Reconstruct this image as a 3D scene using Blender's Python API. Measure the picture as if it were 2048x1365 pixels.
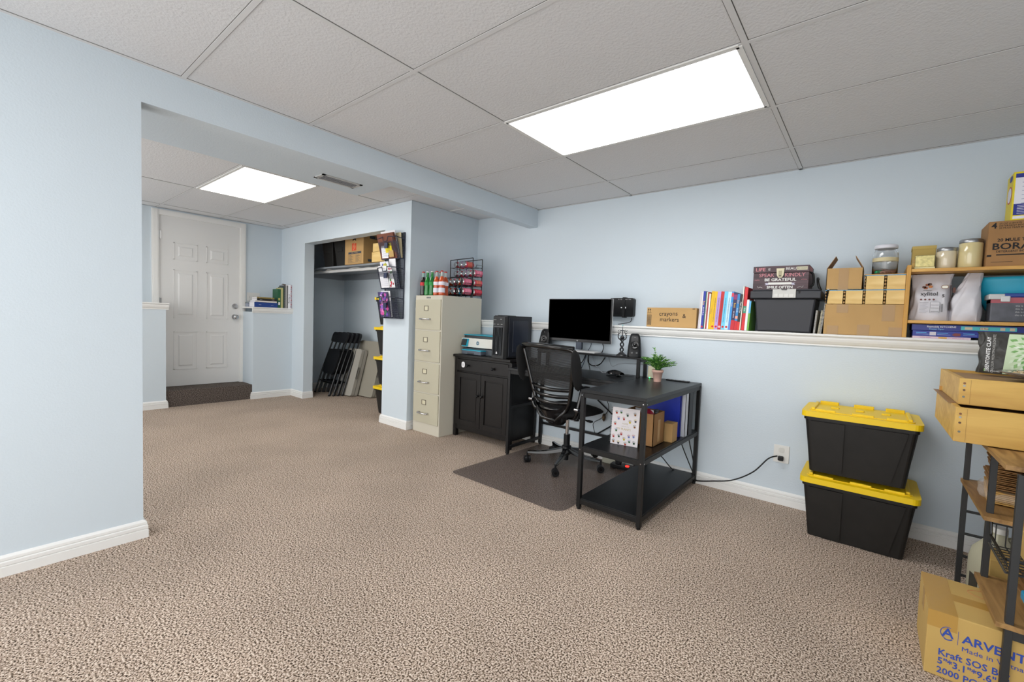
import bpy, math, random
from mathutils import Matrix, Vector
random.seed(7)
for o in list(bpy.data.objects): bpy.data.objects.remove(o)
SC = bpy.context.scene
COL = SC.collection
PI = math.pi
# ------------------------------------------------------------------ camera
cam_d = bpy.data.cameras.new('camera'); cam = bpy.data.objects.new('camera', cam_d); COL.objects.link(cam)
SC.camera = cam
YAW, PITCH, ROLL = 0.6420, -0.0477, 0.0400
cf = Vector((-math.sin(YAW)*math.cos(PITCH), math.cos(YAW)*math.cos(PITCH), math.sin(PITCH)))
cr0 = Vector((math.cos(YAW), math.sin(YAW), 0)); cu0 = cr0.cross(cf)
cr = math.cos(ROLL)*cr0 + math.sin(ROLL)*cu0
cu = -math.sin(ROLL)*cr0 + math.cos(ROLL)*cu0
Mc = Matrix((cr, cu, -cf)).transposed().to_4x4(); Mc.translation = Vector((2.8386, -3.5111, 1.1499))
cam.matrix_world = Mc
cam_d.sensor_width = 36.0; cam_d.lens = 864.35*36.0/2048.0
cam_d.shift_x = -(1099.33-1024)/2048.0
cam_d.shift_y = (684.62-682.5)/2048.0
cam_d.clip_start = 0.05
# ------------------------------------------------------------------ world and exposure
w = bpy.data.worlds.new('world'); SC.world = w; w.use_nodes = True
w.node_tree.nodes['Background'].inputs[0].default_value = (1.0, 0.995, 0.985, 1)
w.node_tree.nodes['Background'].inputs[1].default_value = 2.3
SC.view_settings.view_transform = 'Standard'
SC.view_settings.look = 'None'
SC.view_settings.gamma = 1.0
SC.view_settings.exposure = 0.55
PANEL_STRENGTH = 7.0

# ------------------------------------------------------------------ materials
def lin(h):
    h = h.lstrip('#'); v = [int(h[i:i+2], 16)/255 for i in (0, 2, 4)]
    return tuple((c/12.92 if c <= .04045 else ((c+.055)/1.055)**2.4) for c in v) + (1,)
MATS = {}
def mat(name, col='#808080', rough=.6, metal=0, noise=0, nscale=30, bump=0, bscale=80, trans=0, emit=None, estr=0, alpha=1, coat=0, col2=None, stretch=None, spec=.5, bdist=.002):
    if name in MATS: return MATS[name]
    m = bpy.data.materials.new(name); m.use_nodes = True; MATS[name] = m
    nt = m.node_tree; b = nt.nodes['Principled BSDF']
    c = lin(col)
    b.inputs['Base Color'].default_value = c
    b.inputs['Roughness'].default_value = rough
    b.inputs['Metallic'].default_value = metal
    b.inputs['Specular IOR Level'].default_value = spec
    if trans: b.inputs['Transmission Weight'].default_value = trans; b.inputs['IOR'].default_value = 1.45
    if coat: b.inputs['Coat Weight'].default_value = coat
    if alpha < 1: b.inputs['Alpha'].default_value = alpha
    if emit: b.inputs['Emission Color'].default_value = lin(emit); b.inputs['Emission Strength'].default_value = estr
    tc = None
    if noise or bump:
        tc = nt.nodes.new('ShaderNodeTexCoord'); mp = nt.nodes.new('ShaderNodeMapping')
        nt.links.new(tc.outputs['Object'], mp.inputs[0])
        if stretch: mp.inputs['Scale'].default_value = stretch
    if noise:
        n = nt.nodes.new('ShaderNodeTexNoise'); n.inputs['Scale'].default_value = nscale; n.inputs['Detail'].default_value = 4
        nt.links.new(mp.outputs[0], n.inputs['Vector'])
        r = nt.nodes.new('ShaderNodeValToRGB')
        r.color_ramp.elements[0].position = .3; r.color_ramp.elements[1].position = .7
        c2 = lin(col2) if col2 else tuple(x*(1-noise) for x in c[:3])+(1,)
        r.color_ramp.elements[0].color = c2
        r.color_ramp.elements[1].color = c if col2 else tuple(min(1, x*(1+noise*.5)) for x in c[:3])+(1,)
        nt.links.new(n.outputs[0], r.inputs[0]); nt.links.new(r.outputs[0], b.inputs['Base Color'])
    if bump:
        n2 = nt.nodes.new('ShaderNodeTexNoise'); n2.inputs['Scale'].default_value = bscale; n2.inputs['Detail'].default_value = 3
        nt.links.new(tc.outputs['Object'], n2.inputs['Vector'])
        bp = nt.nodes.new('ShaderNodeBump'); bp.inputs['Strength'].default_value = bump; bp.inputs['Distance'].default_value = bdist
        nt.links.new(n2.outputs[0], bp.inputs['Height']); nt.links.new(bp.outputs[0], b.inputs['Normal'])
    return m
def ramp_mat(name, stops, scale, rough=.9, bump=.6, bd=.004, detail=3, big=0, tex='noise'):
    m = bpy.data.materials.new(name); m.use_nodes = True; nt = m.node_tree; b = nt.nodes['Principled BSDF']
    b.inputs['Roughness'].default_value = rough; b.inputs['Specular IOR Level'].default_value = .15
    tc = nt.nodes.new('ShaderNodeTexCoord')
    n = nt.nodes.new('ShaderNodeTexNoise'); n.inputs['Scale'].default_value = scale; n.inputs['Detail'].default_value = detail; n.inputs['Roughness'].default_value = .65
    nt.links.new(tc.outputs['Object'], n.inputs['Vector'])
    r = nt.nodes.new('ShaderNodeValToRGB'); cr_ = r.color_ramp
    while len(cr_.elements) < len(stops): cr_.elements.new(.5)
    for e, (p, c) in zip(cr_.elements, stops): e.position = p; e.color = lin(c)
    nt.links.new(n.outputs[0], r.inputs[0]); out = r.outputs[0]
    if big:
        n3 = nt.nodes.new('ShaderNodeTexNoise'); n3.inputs['Scale'].default_value = 1.7; n3.inputs['Detail'].default_value = 2
        nt.links.new(tc.outputs['Object'], n3.inputs['Vector'])
        r3 = nt.nodes.new('ShaderNodeValToRGB'); r3.color_ramp.elements[0].position = .35; r3.color_ramp.elements[1].position = .65
        r3.color_ramp.elements[0].color = (1-big,)*3+(1,); r3.color_ramp.elements[1].color = (1, 1, 1, 1)
        nt.links.new(n3.outputs[0], r3.inputs[0])
        mx = nt.nodes.new('ShaderNodeMix'); mx.data_type = 'RGBA'; mx.blend_type = 'MULTIPLY'; mx.inputs[0].default_value = 1
        nt.links.new(out, mx.inputs[6]); nt.links.new(r3.outputs[0], mx.inputs[7]); out = mx.outputs[2]
    nt.links.new(out, b.inputs['Base Color'])
    bp = nt.nodes.new('ShaderNodeBump'); bp.inputs['Strength'].default_value = bump; bp.inputs['Distance'].default_value = bd
    nt.links.new(n.outputs[0], bp.inputs['Height']); nt.links.new(bp.outputs[0], b.inputs['Normal'])
    MATS[name] = m; return m
def wood(name, c1, c2, axis='X', scale=9, rough=.5):
    st = {'X': (.12, 1, 1), 'Y': (1, .12, 1), 'Z': (1, 1, .12)}[axis]
    m = bpy.data.materials.new(name); m.use_nodes = True; nt = m.node_tree; b = nt.nodes['Principled BSDF']
    b.inputs['Roughness'].default_value = rough
    tc = nt.nodes.new('ShaderNodeTexCoord'); mp = nt.nodes.new('ShaderNodeMapping'); mp.inputs['Scale'].default_value = st
    nt.links.new(tc.outputs['Object'], mp.inputs[0])
    n = nt.nodes.new('ShaderNodeTexNoise'); n.inputs['Scale'].default_value = scale*3; n.inputs['Detail'].default_value = 6; n.inputs['Distortion'].default_value = 1.2
    nt.links.new(mp.outputs[0], n.inputs['Vector'])
    r = nt.nodes.new('ShaderNodeValToRGB'); r.color_ramp.elements[0].position = .32; r.color_ramp.elements[1].position = .62
    r.color_ramp.elements[0].color = lin(c2); r.color_ramp.elements[1].color = lin(c1)
    nt.links.new(n.outputs[0], r.inputs[0]); nt.links.new(r.outputs[0], b.inputs['Base Color'])
    MATS[name] = m; return m

WALL = mat('wall_paint', '#cad5dd', .75, bump=.25, bscale=120, bdist=.003, spec=.3)
TRIM = mat('white_trim', '#e4e4e2', .45)
DOORM = mat('door_paint', '#dcdcdb', .5)
CEIL = mat('ceiling_tile', '#d9dadc', .95, bump=.6, bscale=95, bdist=.004, spec=.1)
GRID = mat('ceiling_grid', '#d6d7d8', .8, spec=.1)
GAP_SHADE = mat('ceiling_gap_shade', '#55534f', .9)  # dark strip colour that draws the shadow line along the ceiling bars
CARPET = ramp_mat('carpet', [(.37, '#2b211a'), (.45, '#85715f'), (.53, '#cfbaa8'), (.61, '#eadbcd')], 160, bump=1.0, bd=.006, detail=2.5, big=.12)
DARKCARPET = ramp_mat('dark_carpet', [(.38, '#1f1c1b'), (.5, '#5a514c'), (.62, '#8b8079')], 150, bump=.9, bd=.005)
BLACK = mat('black_metal', '#151516', .42, spec=.35)
BLACKWOOD = mat('black_wood', '#120f0f', .4, noise=.25, nscale=25, spec=.35)
DESKTOP = mat('black_laminate', '#111214', .35, spec=.4)
BLKPL = mat('black_plastic', '#101113', .4, spec=.35)
BLKGL = mat('gloss_black_plastic', '#08080a', .16, coat=.3)
BLKMAT = mat('matte_black', '#111214', .7)
SCREEN = mat('screen_off', '#000000', .6, spec=.0)
TOTE = mat('tote_black', '#1b1917', .5, noise=.2, nscale=14, spec=.35)
YELLOW = mat('tote_yellow', '#ecc704', .45)
CHROME = mat('chrome', '#c9c9cb', .18, metal=1)
STEEL = mat('steel', '#a5a6a8', .35, metal=1)
CARD = mat('cardboard', '#ba9662', .85, noise=.08, nscale=6, bump=.1, bscale=60)
CARD2 = mat('cardboard_dark', '#a37a4e', .85, noise=.1, nscale=6)
CARDG = mat('cardboard_golden', '#c5a35e', .8, noise=.06, nscale=5)
CARDIN = mat('cardboard_inside', '#8d6946', .9)
TAPE = mat('packing_tape', '#a07b45', .3)
FILEM = mat('beige_enamel', '#c4bfb0', .45)
FILEF = mat('beige_enamel_front', '#b6b19c', .45)
WHITE = mat('white_plastic', '#e8e8ea', .45)
PAPER = mat('paper', '#e6e6ea', .8)
GREY = mat('grey_plastic', '#8e8f92', .5)
LGREY = mat('light_grey', '#b9bab9', .5)
TEAL = mat('teal_plastic', '#1aa3bf', .4)
NAVYM = mat('navy_mesh', '#23283c', .5)
PINE = wood('pine', '#e6c886', '#d2ab62', 'X', 5)
PINEY = wood('pine_long', '#d8b05c', '#c09242', 'X', 5)
SHELFW = wood('honey_wood', '#dcab5c', '#c08c40', 'X', 8)
SHELFWZ = wood('honey_wood_upright', '#cf9c48', '#b98637', 'Z', 8)
RUSTIC = wood('rustic_board', '#aa8450', '#7a5830', 'Y', 9)
RED = mat('red', '#c3171c', .5)
BLUE = mat('blue', '#1c35b5', .45)
GLASS = mat('clear_glass', '#ffffff', .03, trans=1)
BLKTXT = mat('black_ink', '#17161a', .7)
WHTTXT = mat('white_ink', '#f2f2f2', .6)
BLUETXT = mat('blue_ink', '#2c4aa6', .7)
FABRIC = mat('black_fabric', '#0b0b0c', .95)
def C_(hexc, rough=.5, metal=0):
    return mat('paint_'+hexc.strip('#')+('_m' if metal else ''), hexc, rough, metal)

# ------------------------------------------------------------------ mesh builder
FR = Matrix.Rotation(PI/2, 4, 'X')                       # text plane facing -Y
def face_matrix(side):
    if side == 'front': return FR                        # x -> +X
    if side == 'left': return Matrix.Rotation(-PI/2, 4, 'Z') @ FR      # facing -X, x -> -Y
    if side == 'right': return Matrix.Rotation(PI/2, 4, 'Z') @ FR      # facing +X, x -> +Y
    if side == 'top': return Matrix.Identity(4)
class MB:
    def __init__(s): s.v = []; s.f = []; s.mi = []; s.sm = []; s.mats = []; s.M = Matrix.Identity(4)
    def mid(s, m):
        if m not in s.mats: s.mats.append(m)
        return s.mats.index(m)
    def add(s, vs, fs, m, smooth=False, M=None):
        T = s.M @ M if M else s.M
        o = len(s.v); k = s.mid(m)
        s.v += [tuple(T @ Vector(p)) for p in vs]
        for f in fs: s.f.append([o+i for i in f]); s.mi.append(k); s.sm.append(smooth)
        return s
    def box(s, x0, x1, y0, y1, z0, z1, m, M=None):
        vs = [(x0,y0,z0),(x1,y0,z0),(x1,y1,z0),(x0,y1,z0),(x0,y0,z1),(x1,y0,z1),(x1,y1,z1),(x0,y1,z1)]
        return s.add(vs, [(0,3,2,1),(4,5,6,7),(0,1,5,4),(1,2,6,5),(2,3,7,6),(3,0,4,7)], m, M=M)
    def hexa(s, bot, top, m):   # 4 bottom, 4 top
        return s.add(list(bot)+list(top), [(0,3,2,1),(4,5,6,7),(0,1,5,4),(1,2,6,5),(2,3,7,6),(3,0,4,7)], m)
    def prism(s, pts, a, b, axis, m, smooth=False, M=None):
        n = len(pts)
        def P(p, t):
            if axis == 'Z': return (p[0], p[1], t)
            if axis == 'Y': return (p[0], t, p[1])
            return (t, p[0], p[1])
        vs = [P(p, a) for p in pts]+[P(p, b) for p in pts]
        fs = [tuple(range(n))[::-1], tuple(range(n, 2*n))]
        k = len(s.f)
        s.add(vs, fs, m, M=M)
        T = M
        s.add(vs, [(i, (i+1) % n, n+(i+1) % n, n+i) for i in range(n)], m, smooth, M=T)
        return s
    def cyl(s, p0, p1, r0, m, r1=None, seg=16, cap=True, smooth=True):
        r1 = r0 if r1 is None else r1
        p0 = Vector(p0); p1 = Vector(p1); d = (p1-p0).normalized()
        a = d.orthogonal().normalized(); b = d.cross(a)
        vs = []
        for p, r in ((p0, r0), (p1, r1)):
            for i in range(seg):
                t = 2*PI*i/seg; vs.append(tuple(p + a*(r*math.cos(t)) + b*(r*math.sin(t))))
        s.add(vs, [(i, (i+1) % seg, seg+(i+1) % seg, seg+i) for i in range(seg)], m, smooth)
        if cap: s.add(vs, [tuple(range(seg))[::-1], tuple(range(seg, 2*seg))], m)
        return s
    def tube(s, pts, r, m, seg=8, smooth=True, closed=False):
        pts = [Vector(p) for p in pts]; n = len(pts); vs = []; prev = None
        for i, p in enumerate(pts):
            if closed: d = pts[(i+1) % n]-pts[i-1]
            else: d = pts[min(i+1, n-1)]-pts[max(i-1, 0)]
            d = d.normalized() if d.length > 1e-9 else Vector((0, 0, 1))
            if prev is None: a = d.orthogonal().normalized()
            else:
                a = prev - d*prev.dot(d); a = a.normalized() if a.length > 1e-6 else d.orthogonal().normalized()
            prev = a; b = d.cross(a); rr = r[i] if isinstance(r, (list, tuple)) else r
            for k in range(seg):
                t = 2*PI*k/seg; vs.append(tuple(p+a*(rr*math.cos(t))+b*(rr*math.sin(t))))
        fs = []
        for i in range(n if closed else n-1):
            j = (i+1) % n
            for k in range(seg): fs.append((i*seg+k, i*seg+(k+1) % seg, j*seg+(k+1) % seg, j*seg+k))
        if not closed: s.add(vs, [tuple(range(seg))[::-1], tuple(range((n-1)*seg, n*seg))], m)
        return s.add(vs, fs, m, smooth)
    def lathe(s, prof, m, c=(0, 0, 0), seg=24, M=None, cap=True):
        vs = []; n = len(prof)
        for r, z in prof:
            for i in range(seg):
                t = 2*PI*i/seg; vs.append((c[0]+r*math.cos(t), c[1]+r*math.sin(t), c[2]+z))
        fs = [(k*seg+i, k*seg+(i+1) % seg, (k+1)*seg+(i+1) % seg, (k+1)*seg+i) for k in range(n-1) for i in range(seg)]
        s.add(vs, fs, m, True, M=M)
        if cap: s.add(vs, [tuple(range(seg))[::-1], tuple(range((n-1)*seg, n*seg))], m, M=M)
        return s
    def grid(s, P, nu, nv, m, smooth=True, closeu=False):
        vs = [tuple(P(i/(nu if closeu else nu-1), j/(nv-1))) for i in range(nu) for j in range(nv)]
        fs = []
        for i in range(nu if closeu else nu-1):
            for j in range(nv-1):
                a = i*nv+j; b = ((i+1) % nu)*nv+j; fs.append((a, b, b+1, a+1))
        return s.add(vs, fs, m, smooth)
    def text(s, string, size, m, M, align='CENTER', ext=.0004, bold=0, sx=1, shear=0):
        c = bpy.data.curves.new('t', 'FONT'); c.body = string; c.size = size; c.align_x = align; c.align_y = 'CENTER'
        c.extrude = ext; c.resolution_u = 2; c.shear = shear
        if bold: c.offset = bold*size
        o = bpy.data.objects.new('t', c); me = bpy.data.meshes.new_from_object(o)
        vs = [(v.co.x*sx, v.co.y, v.co.z) for v in me.vertices]; fs = [tuple(p.vertices) for p in me.polygons]
        bpy.data.objects.remove(o); bpy.data.curves.remove(c); bpy.data.meshes.remove(me)
        return s.add(vs, fs, m, M=M)
    def build(s, name, parent=None, bevel=0, bseg=2, kind=None, label=None, cat=None, group=None, subsurf=0, loc=None, rot=None):
        me = bpy.data.meshes.new(name); me.from_pydata(s.v, [], s.f)
        for m in s.mats: me.materials.append(m)
        me.polygons.foreach_set('material_index', s.mi); me.polygons.foreach_set('use_smooth', s.sm); me.validate(); me.update()
        o = bpy.data.objects.new(name, me); COL.objects.link(o)
        if parent: o.parent = parent
        if loc: o.location = loc
        if rot: o.rotation_euler = rot
        if bevel:
            b = o.modifiers.new('bevel', 'BEVEL'); b.width = bevel; b.segments = bseg; b.limit_method = 'ANGLE'; b.angle_limit = .7
        if subsurf:
            b = o.modifiers.new('sub', 'SUBSURF'); b.levels = subsurf; b.render_levels = subsurf
        if kind: o['kind'] = kind
        tag(o, label, cat, group)
        return o
def tag(o, label=None, cat=None, group=None):
    if label: o['label'] = label
    if cat: o['category'] = cat
    if group: o['group'] = group
    return o
def thing(name, label, cat, loc=(0, 0, 0), rz=0, group=None, rot=None):
    o = bpy.data.objects.new(name, None); COL.objects.link(o); o.location = loc; o.rotation_euler = rot or (0, 0, rz)
    o.empty_display_size = .05
    return tag(o, label, cat, group)
def T(x, y, z): return Matrix.Translation((x, y, z))
def rbox(x0, x1, y0, y1, z0, z1, m): return MB().box(x0, x1, y0, y1, z0, z1, m)
def rr(w, h, r, n=5, cx=0, cy=0):      # rounded rectangle outline
    pts = []
    for (sx, sy, a) in ((1, 1, 0), (-1, 1, 90), (-1, -1, 180), (1, -1, 270)):
        for i in range(n+1):
            t = math.radians(a+90*i/n); pts.append((cx+sx*(w/2-r)+r*math.cos(t), cy+sy*(h/2-r)+r*math.sin(t)))
    return pts
def bez(p0, p1, p2, p3, n=12):
    p0, p1, p2, p3 = map(Vector, (p0, p1, p2, p3)); out = []
    for i in range(n+1):
        t = i/n; out.append(p0*(1-t)**3+p1*3*t*(1-t)**2+p2*3*t*t*(1-t)+p3*t**3)
    return out
def smoothpath(P, n=8):
    P = [Vector(p) for p in P]; out = []
    for i in range(len(P)-1):
        a = P[max(i-1, 0)]; b = P[i]; c = P[i+1]; d = P[min(i+2, len(P)-1)]
        for k in range(n):
            t = k/n; out.append(.5*((2*b)+(-a+c)*t+(2*a-5*b+4*c-d)*t*t+(-a+3*b-3*c+d)*t**3))
    out.append(P[-1]); return out
def copy_tree(root, loc, label, group=None, rot=None, mats=None):
    r = root.copy(); COL.objects.link(r); r.location = loc; r['label'] = label
    if group: r['group'] = group
    if rot: r.rotation_euler = rot
    for ch in list(root.children):
        c = ch.copy(); COL.objects.link(c); c.parent = r
        for g in ch.children:
            d = g.copy(); COL.objects.link(d); d.parent = c
    return r
ORD = ['first', 'second', 'third', 'fourth', 'fifth', 'sixth', 'seventh', 'eighth']
# ================================================================== THE ROOM
H = 2.287; HB = 2.112
def structure(mb, name, bevel=0): return mb.build(name, kind='structure', bevel=bevel)
structure(rbox(-4.0, 3.8, -5.2, .05, -.05, 0, CARPET), 'floor')
structure(rbox(-4.0, 3.8, -5.2, .05, H+.0035, H+.05, CEIL), 'ceiling')
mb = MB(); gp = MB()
for x in (1.05, 2.36, 3.67): mb.box(x-.012, x+.012, -5.2, 0, H, H+.005, GRID); gp.box(x-.0145, x+.0145, -5.2, 0, H+.002, H+.006, GAP_SHADE)
for y in (-.44, -1.045, -1.65, -2.26, -2.865, -3.47, -4.07, -4.68, -5.28): mb.box(0, 3.75, y-.010, y+.010, H+.0005, H+.005, GRID); gp.box(0, 3.75, y-.0120, y+.0120, H+.0025, H+.006, GAP_SHADE)
mb.box(0, .02, -5.2, 0, H, H+.005, GRID); mb.box(0, 3.75, -.02, 0, H, H+.005, GRID); gp.box(0, .022, -5.2, 0, H+.002, H+.006, GAP_SHADE); gp.box(0, 3.75, -.022, 0, H+.002, H+.006, GAP_SHADE)
for x in (-3.63, -2.44, -1.22): mb.box(x-.011, x+.011, -5.2, -.9, H, H+.005, GRID); gp.box(x-.013, x+.013, -5.2, -.9, H+.002, H+.006, GAP_SHADE)
for y in (-.98, -1.61, -2.22, -2.83, -3.44): mb.box(-3.86, -.11, y-.009, y+.009, H+.0005, H+.005, GRID); gp.box(-3.86, -.11, y-.011, y+.011, H+.0025, H+.006, GAP_SHADE)
mb.box(-.877, -.11, -.43, -.41, H-.003, H+.005, GRID)
structure(mb, 'ceiling_grid'); structure(gp, 'ceiling_painted_shadow')
structure(rbox(-4.0, 3.8, 0, .1, 0, H, WALL), 'wall_back')
structure(rbox(-.877, 3.8, -.31, 0, 0, 1.105, WALL), 'wall_back_lower')
structure(rbox(3.75, 3.85, -5.2, 0, 0, H, WALL), 'wall_right')
structure(rbox(-.11, 0, -5.2, -3.018, 0, H, WALL), 'wall_left')
structure(rbox(-.11, 0, -3.018, 0, HB, H, WALL), 'wall_header')
structure(rbox(-.84, -.11, -5.2, -1.483, 2.18, H, WALL), 'wall_soffit')
# far wall with the door, half walls either side of the steps
mb = MB(); mb.box(-3.96, -3.86, -5.2, -2.235, 0, H, WALL); mb.box(-3.96, -3.86, -1.365, 0, 0, H, WALL)
mb.box(-3.96, -3.86, -2.235, -1.365, 2.235, H, WALL); structure(mb, 'wall_far')
structure(rbox(-3.86, -3.5, -5.2, -2.215, 0, 1.12, WALL), 'wall_half_left')
structure(rbox(-3.86, -3.5, -1.365, -.90, 0, 1.12, WALL), 'wall_half_right')
structure(rbox(-3.93, -3.52, -2.215, -1.365, 0, .185, DARKCARPET), 'floor_step')
structure(rbox(-4.3, -3.96, -2.3, -1.3, -.05, H, WALL), 'wall_behind_door')
# closet walls
mb = MB(); mb.box(-3.86, -3.16, -.9, -.78, 0, H, WALL); mb.box(-1.325, -.877, -.9, -.78, 0, H, WALL)
mb.box(-3.16, -1.325, -.9, -.78, 2.04, H, WALL); structure(mb, 'wall_closet_front')
structure(rbox(-.99, -.877, -.78, 0, 0, H, WALL), 'wall_closet_side')
# ledges: nosing board and a cove under it
def ledge(name, p0, p1, nrm, z, depth, ends=False):
    p0 = Vector(p0); p1 = Vector(p1); n = Vector(nrm)
    prof = [(-depth, z-.018), (.028, z-.018), (.034, z-.012), (.034, z-.004), (.030, z), (-depth, z)]
    prof2 = [(0, z-.018), (.022, z-.018), (.024, z-.030), (.020, z-.045), (.012, z-.060), (.006, z-.066), (.008, z-.074), (0, z-.074)]
    mb = MB()
    for pr in (prof, prof2):
        k = len(pr); vs = [(p0+n*a).to_tuple()[:2]+(h,) for a, h in pr]+[(p1+n*a).to_tuple()[:2]+(h,) for a, h in pr]
        mb.add(vs, [tuple(range(k)), tuple(range(k, 2*k))[::-1]]+[(i, k+i, k+(i+1) % k, (i+1) % k) for i in range(k)], TRIM)
    return structure(mb, name)
ledge('trim_1', (-.877, -.31, 0), (3.75, -.31, 0), (0, -1, 0), 1.14, .31)
ledge('trim_2', (-3.5, -5.2, 0), (-3.5, -2.19, 0), (1, 0, 0), 1.185, .36)
ledge('trim_3', (-3.5, -1.378, 0), (-3.5, -.90, 0), (1, 0, 0), 1.185, .36)
BP = [(0, 0), (.017, 0), (.017, .040), (.012, .043), (.016, .046), (.016, .060), (.010, .064), (.013, .068), (.012, .078), (.006, .085), (0, .088)]
def base(name, pts):      # polyline along the wall, room on its right-hand side
    mb = MB(); n = len(pts); off = []
    P = [Vector((a, b, 0)) for a, b in pts]; k = len(BP); vs = []
    for i in range(n):
        d1 = (P[i]-P[i-1]).normalized() if i else None; d2 = (P[i+1]-P[i]).normalized() if i < n-1 else None
        n1 = Vector((d1.y, -d1.x, 0)) if d1 else None; n2 = Vector((d2.y, -d2.x, 0)) if d2 else None
        m = n1 if n2 is None else n2 if n1 is None else (n1+n2)
        for a, h in BP: vs.append(tuple(P[i]+m*a+Vector((0, 0, h))))
    fs = [(i*k+j, i*k+(j+1) % k, (i+1)*k+(j+1) % k, (i+1)*k+j) for i in range(n-1) for j in range(k)]
    fs += [tuple(range(k))[::-1], tuple(range((n-1)*k, n*k))]
    mb.add(vs, fs, TRIM); return structure(mb, name)
base('baseboard_back', [(-.877, -.31), (3.75, -.31)])
base('baseboard_left', [(0, -5.2), (0, -3.018), (-.11, -3.018)][::1])
base('baseboard_half_left', [(-3.5, -5.2), (-3.5, -2.215), (-3.53, -2.215)])
base('baseboard_closet_left', [(-3.86, -1.368), (-3.5, -1.368), (-3.5, -.9), (-3.16, -.9), (-3.16, -.78)])
base('baseboard_pillar', [(-1.325, -.78), (-1.325, -.9), (-.877, -.9), (-.877, -.31)])
base('baseboard_closet_back', [(-3.86, -.78), (-3.86, 0), (-.99, 0)])

# ------------------------------------------------------------------ door
door = MB(); y0, y1, z0, z1 = -2.20, -1.40, .19, 2.205
door.box(-3.905, -3.862, y0, y1, z0, z1, DOORM)
def panel(mb, ya, yb, za, zb, x):
    for (g, dx) in ((0, .006), (.045, .009)):
        a, b, c, d = ya+g, yb-g, za+g, zb-g
        t = .012
        if g == 0:
            mb.hexa([(x, a, c), (x, b, c), (x, b-t, c+t), (x, a+t, c+t)], [(x+.0005, a, c), (x+.0005, b, c), (x+dx, b-t, c+t), (x+dx, a+t, c+t)], DOORM)
            for (p, q) in (((a, c), (b, c+.01)), ((a, d-.01), (b, d)), ((a, c), (a+.01, d)), ((b-.01, c), (b, d))):
                mb.box(x, x+.005, p[0], q[0], p[1], q[1], DOORM)
        else:
            mb.hexa([(x, a, c), (x, b, c), (x, b, d), (x, a, d)], [(x+dx, a+t, c+t), (x+dx, b-t, c+t), (x+dx, b-t, d-t), (x+dx, a+t, d-t)], DOORM)
W2 = (y1-y0)
for (ya, yb) in ((y0+.13, y0+.355), (y1-.355, y1-.13)):
    for (za, zb) in ((z0+.20, z0+.66), (z0+.82, z0+1.38+.02), (z0+1.52, z0+1.72)):
        # rectangle frame + raised field
        x = -3.862
        for (p, q) in (((ya, za), (yb, za+.008)), ((ya, zb-.008), (yb, zb)), ((ya, za), (ya+.008, zb)), ((yb-.008, za), (yb, zb))):
            door.box(x, x+.004, p[0], q[0], p[1], q[1], DOORM)
        g = .04
        door.hexa([(x, ya+g, za+g), (x, yb-g, za+g), (x, yb-g, zb-g), (x, ya+g, zb-g)][::-1], [(x+.007, ya+g+.015, za+g+.015), (x+.007, yb-g-.015, za+g+.015), (x+.007, yb-g-.015, zb-g-.015), (x+.007, ya+g+.015, zb-g-.015)][::-1], DOORM)
d = structure(door, 'door_1')
k = MB(); k.cyl((-3.862, -1.455, 1.045), (-3.852, -1.455, 1.045), .033, CHROME); k.cyl((-3.852, -1.455, 1.045), (-3.82, -1.455, 1.045), .012, CHROME)
k.lathe([(.012, 0), (.026, .008), (.031, .02), (.027, .034), (.012, .042)], CHROME, M=T(-3.825, -1.455, 1.045) @ Matrix.Rotation(PI/2, 4, 'Y'))
k.build('door_knob', d)
k = MB(); k.cyl((-3.862, -1.455, 1.185), (-3.845, -1.455, 1.185), .032, CHROME); k.cyl((-3.845, -1.455, 1.185), (-3.835, -1.455, 1.185), .02, CHROME)
k.build('deadbolt', d)
for z in (.42, 1.2, 1.98):
    k = MB(); k.cyl((-3.855, y0-.004, z-.05), (-3.855, y0-.004, z+.05), .008, STEEL); k.box(-3.862, -3.857, y0, y0+.02, z-.045, z+.045, STEEL); k.build('hinge', d)
mb = MB()
for (a, b, c, e) in ((-2.268, -2.203, .185, 2.27), (-1.397, -1.335, .185, 2.27), (-2.203, -1.397, 2.208, 2.27)):
    mb.box(-3.862, -3.845, a, b, c, e, TRIM); mb.box(-3.845, -3.84, a+.012, b-.012, c, e-.012, TRIM)
mb.box(-3.96, -3.86, -2.235, -2.2, .185, 2.235, TRIM); mb.box(-3.96, -3.86, -1.4, -1.365, .185, 2.235, TRIM); mb.box(-3.96, -3.86, -2.2, -1.4, 2.205, 2.235, TRIM)
structure(mb, 'door_casing')

# ------------------------------------------------------------------ troffer lights
def troffer(loc, wx, wy, label, tint='#ffffff'):
    t = thing('ceiling_light', label, 'ceiling light', loc)
    mb = MB()
    for s in (1, -1):
        mb.box(-wx/2, wx/2, s*wy/2-.012, s*wy/2+.012, -.004, .004, TRIM)
        mb.box(s*wx/2-.012, s*wx/2+.012, -wy/2, wy/2, -.004, .004, TRIM)
    mb.build('frame', t)
    name = 'diffuser'+tint
    m = MATS.get(name)
    if not m:
        m = bpy.data.materials.new(name); m.use_nodes = True; MATS[name] = m; nt = m.node_tree
        for n in list(nt.nodes): nt.nodes.remove(n)
        o = nt.nodes.new('ShaderNodeOutputMaterial'); e = nt.nodes.new('ShaderNodeEmission'); e.inputs[0].default_value = lin(tint); e.inputs[1].default_value = PANEL_STRENGTH
        nt.links.new(e.outputs[0], o.inputs[0])
    MB().box(-wx/2+.012, wx/2-.012, -wy/2+.012, wy/2-.012, -.002, .003, m).build('diffuser', t)
    return t
troffer((1.70, -1.358, H), 1.27, .575, 'large glowing rectangular panel light above the office area')
troffer((-1.83, -1.915, H), 1.17, .575, 'smaller glowing panel light over the far passage by the white door', '#fffaf2')
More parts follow.
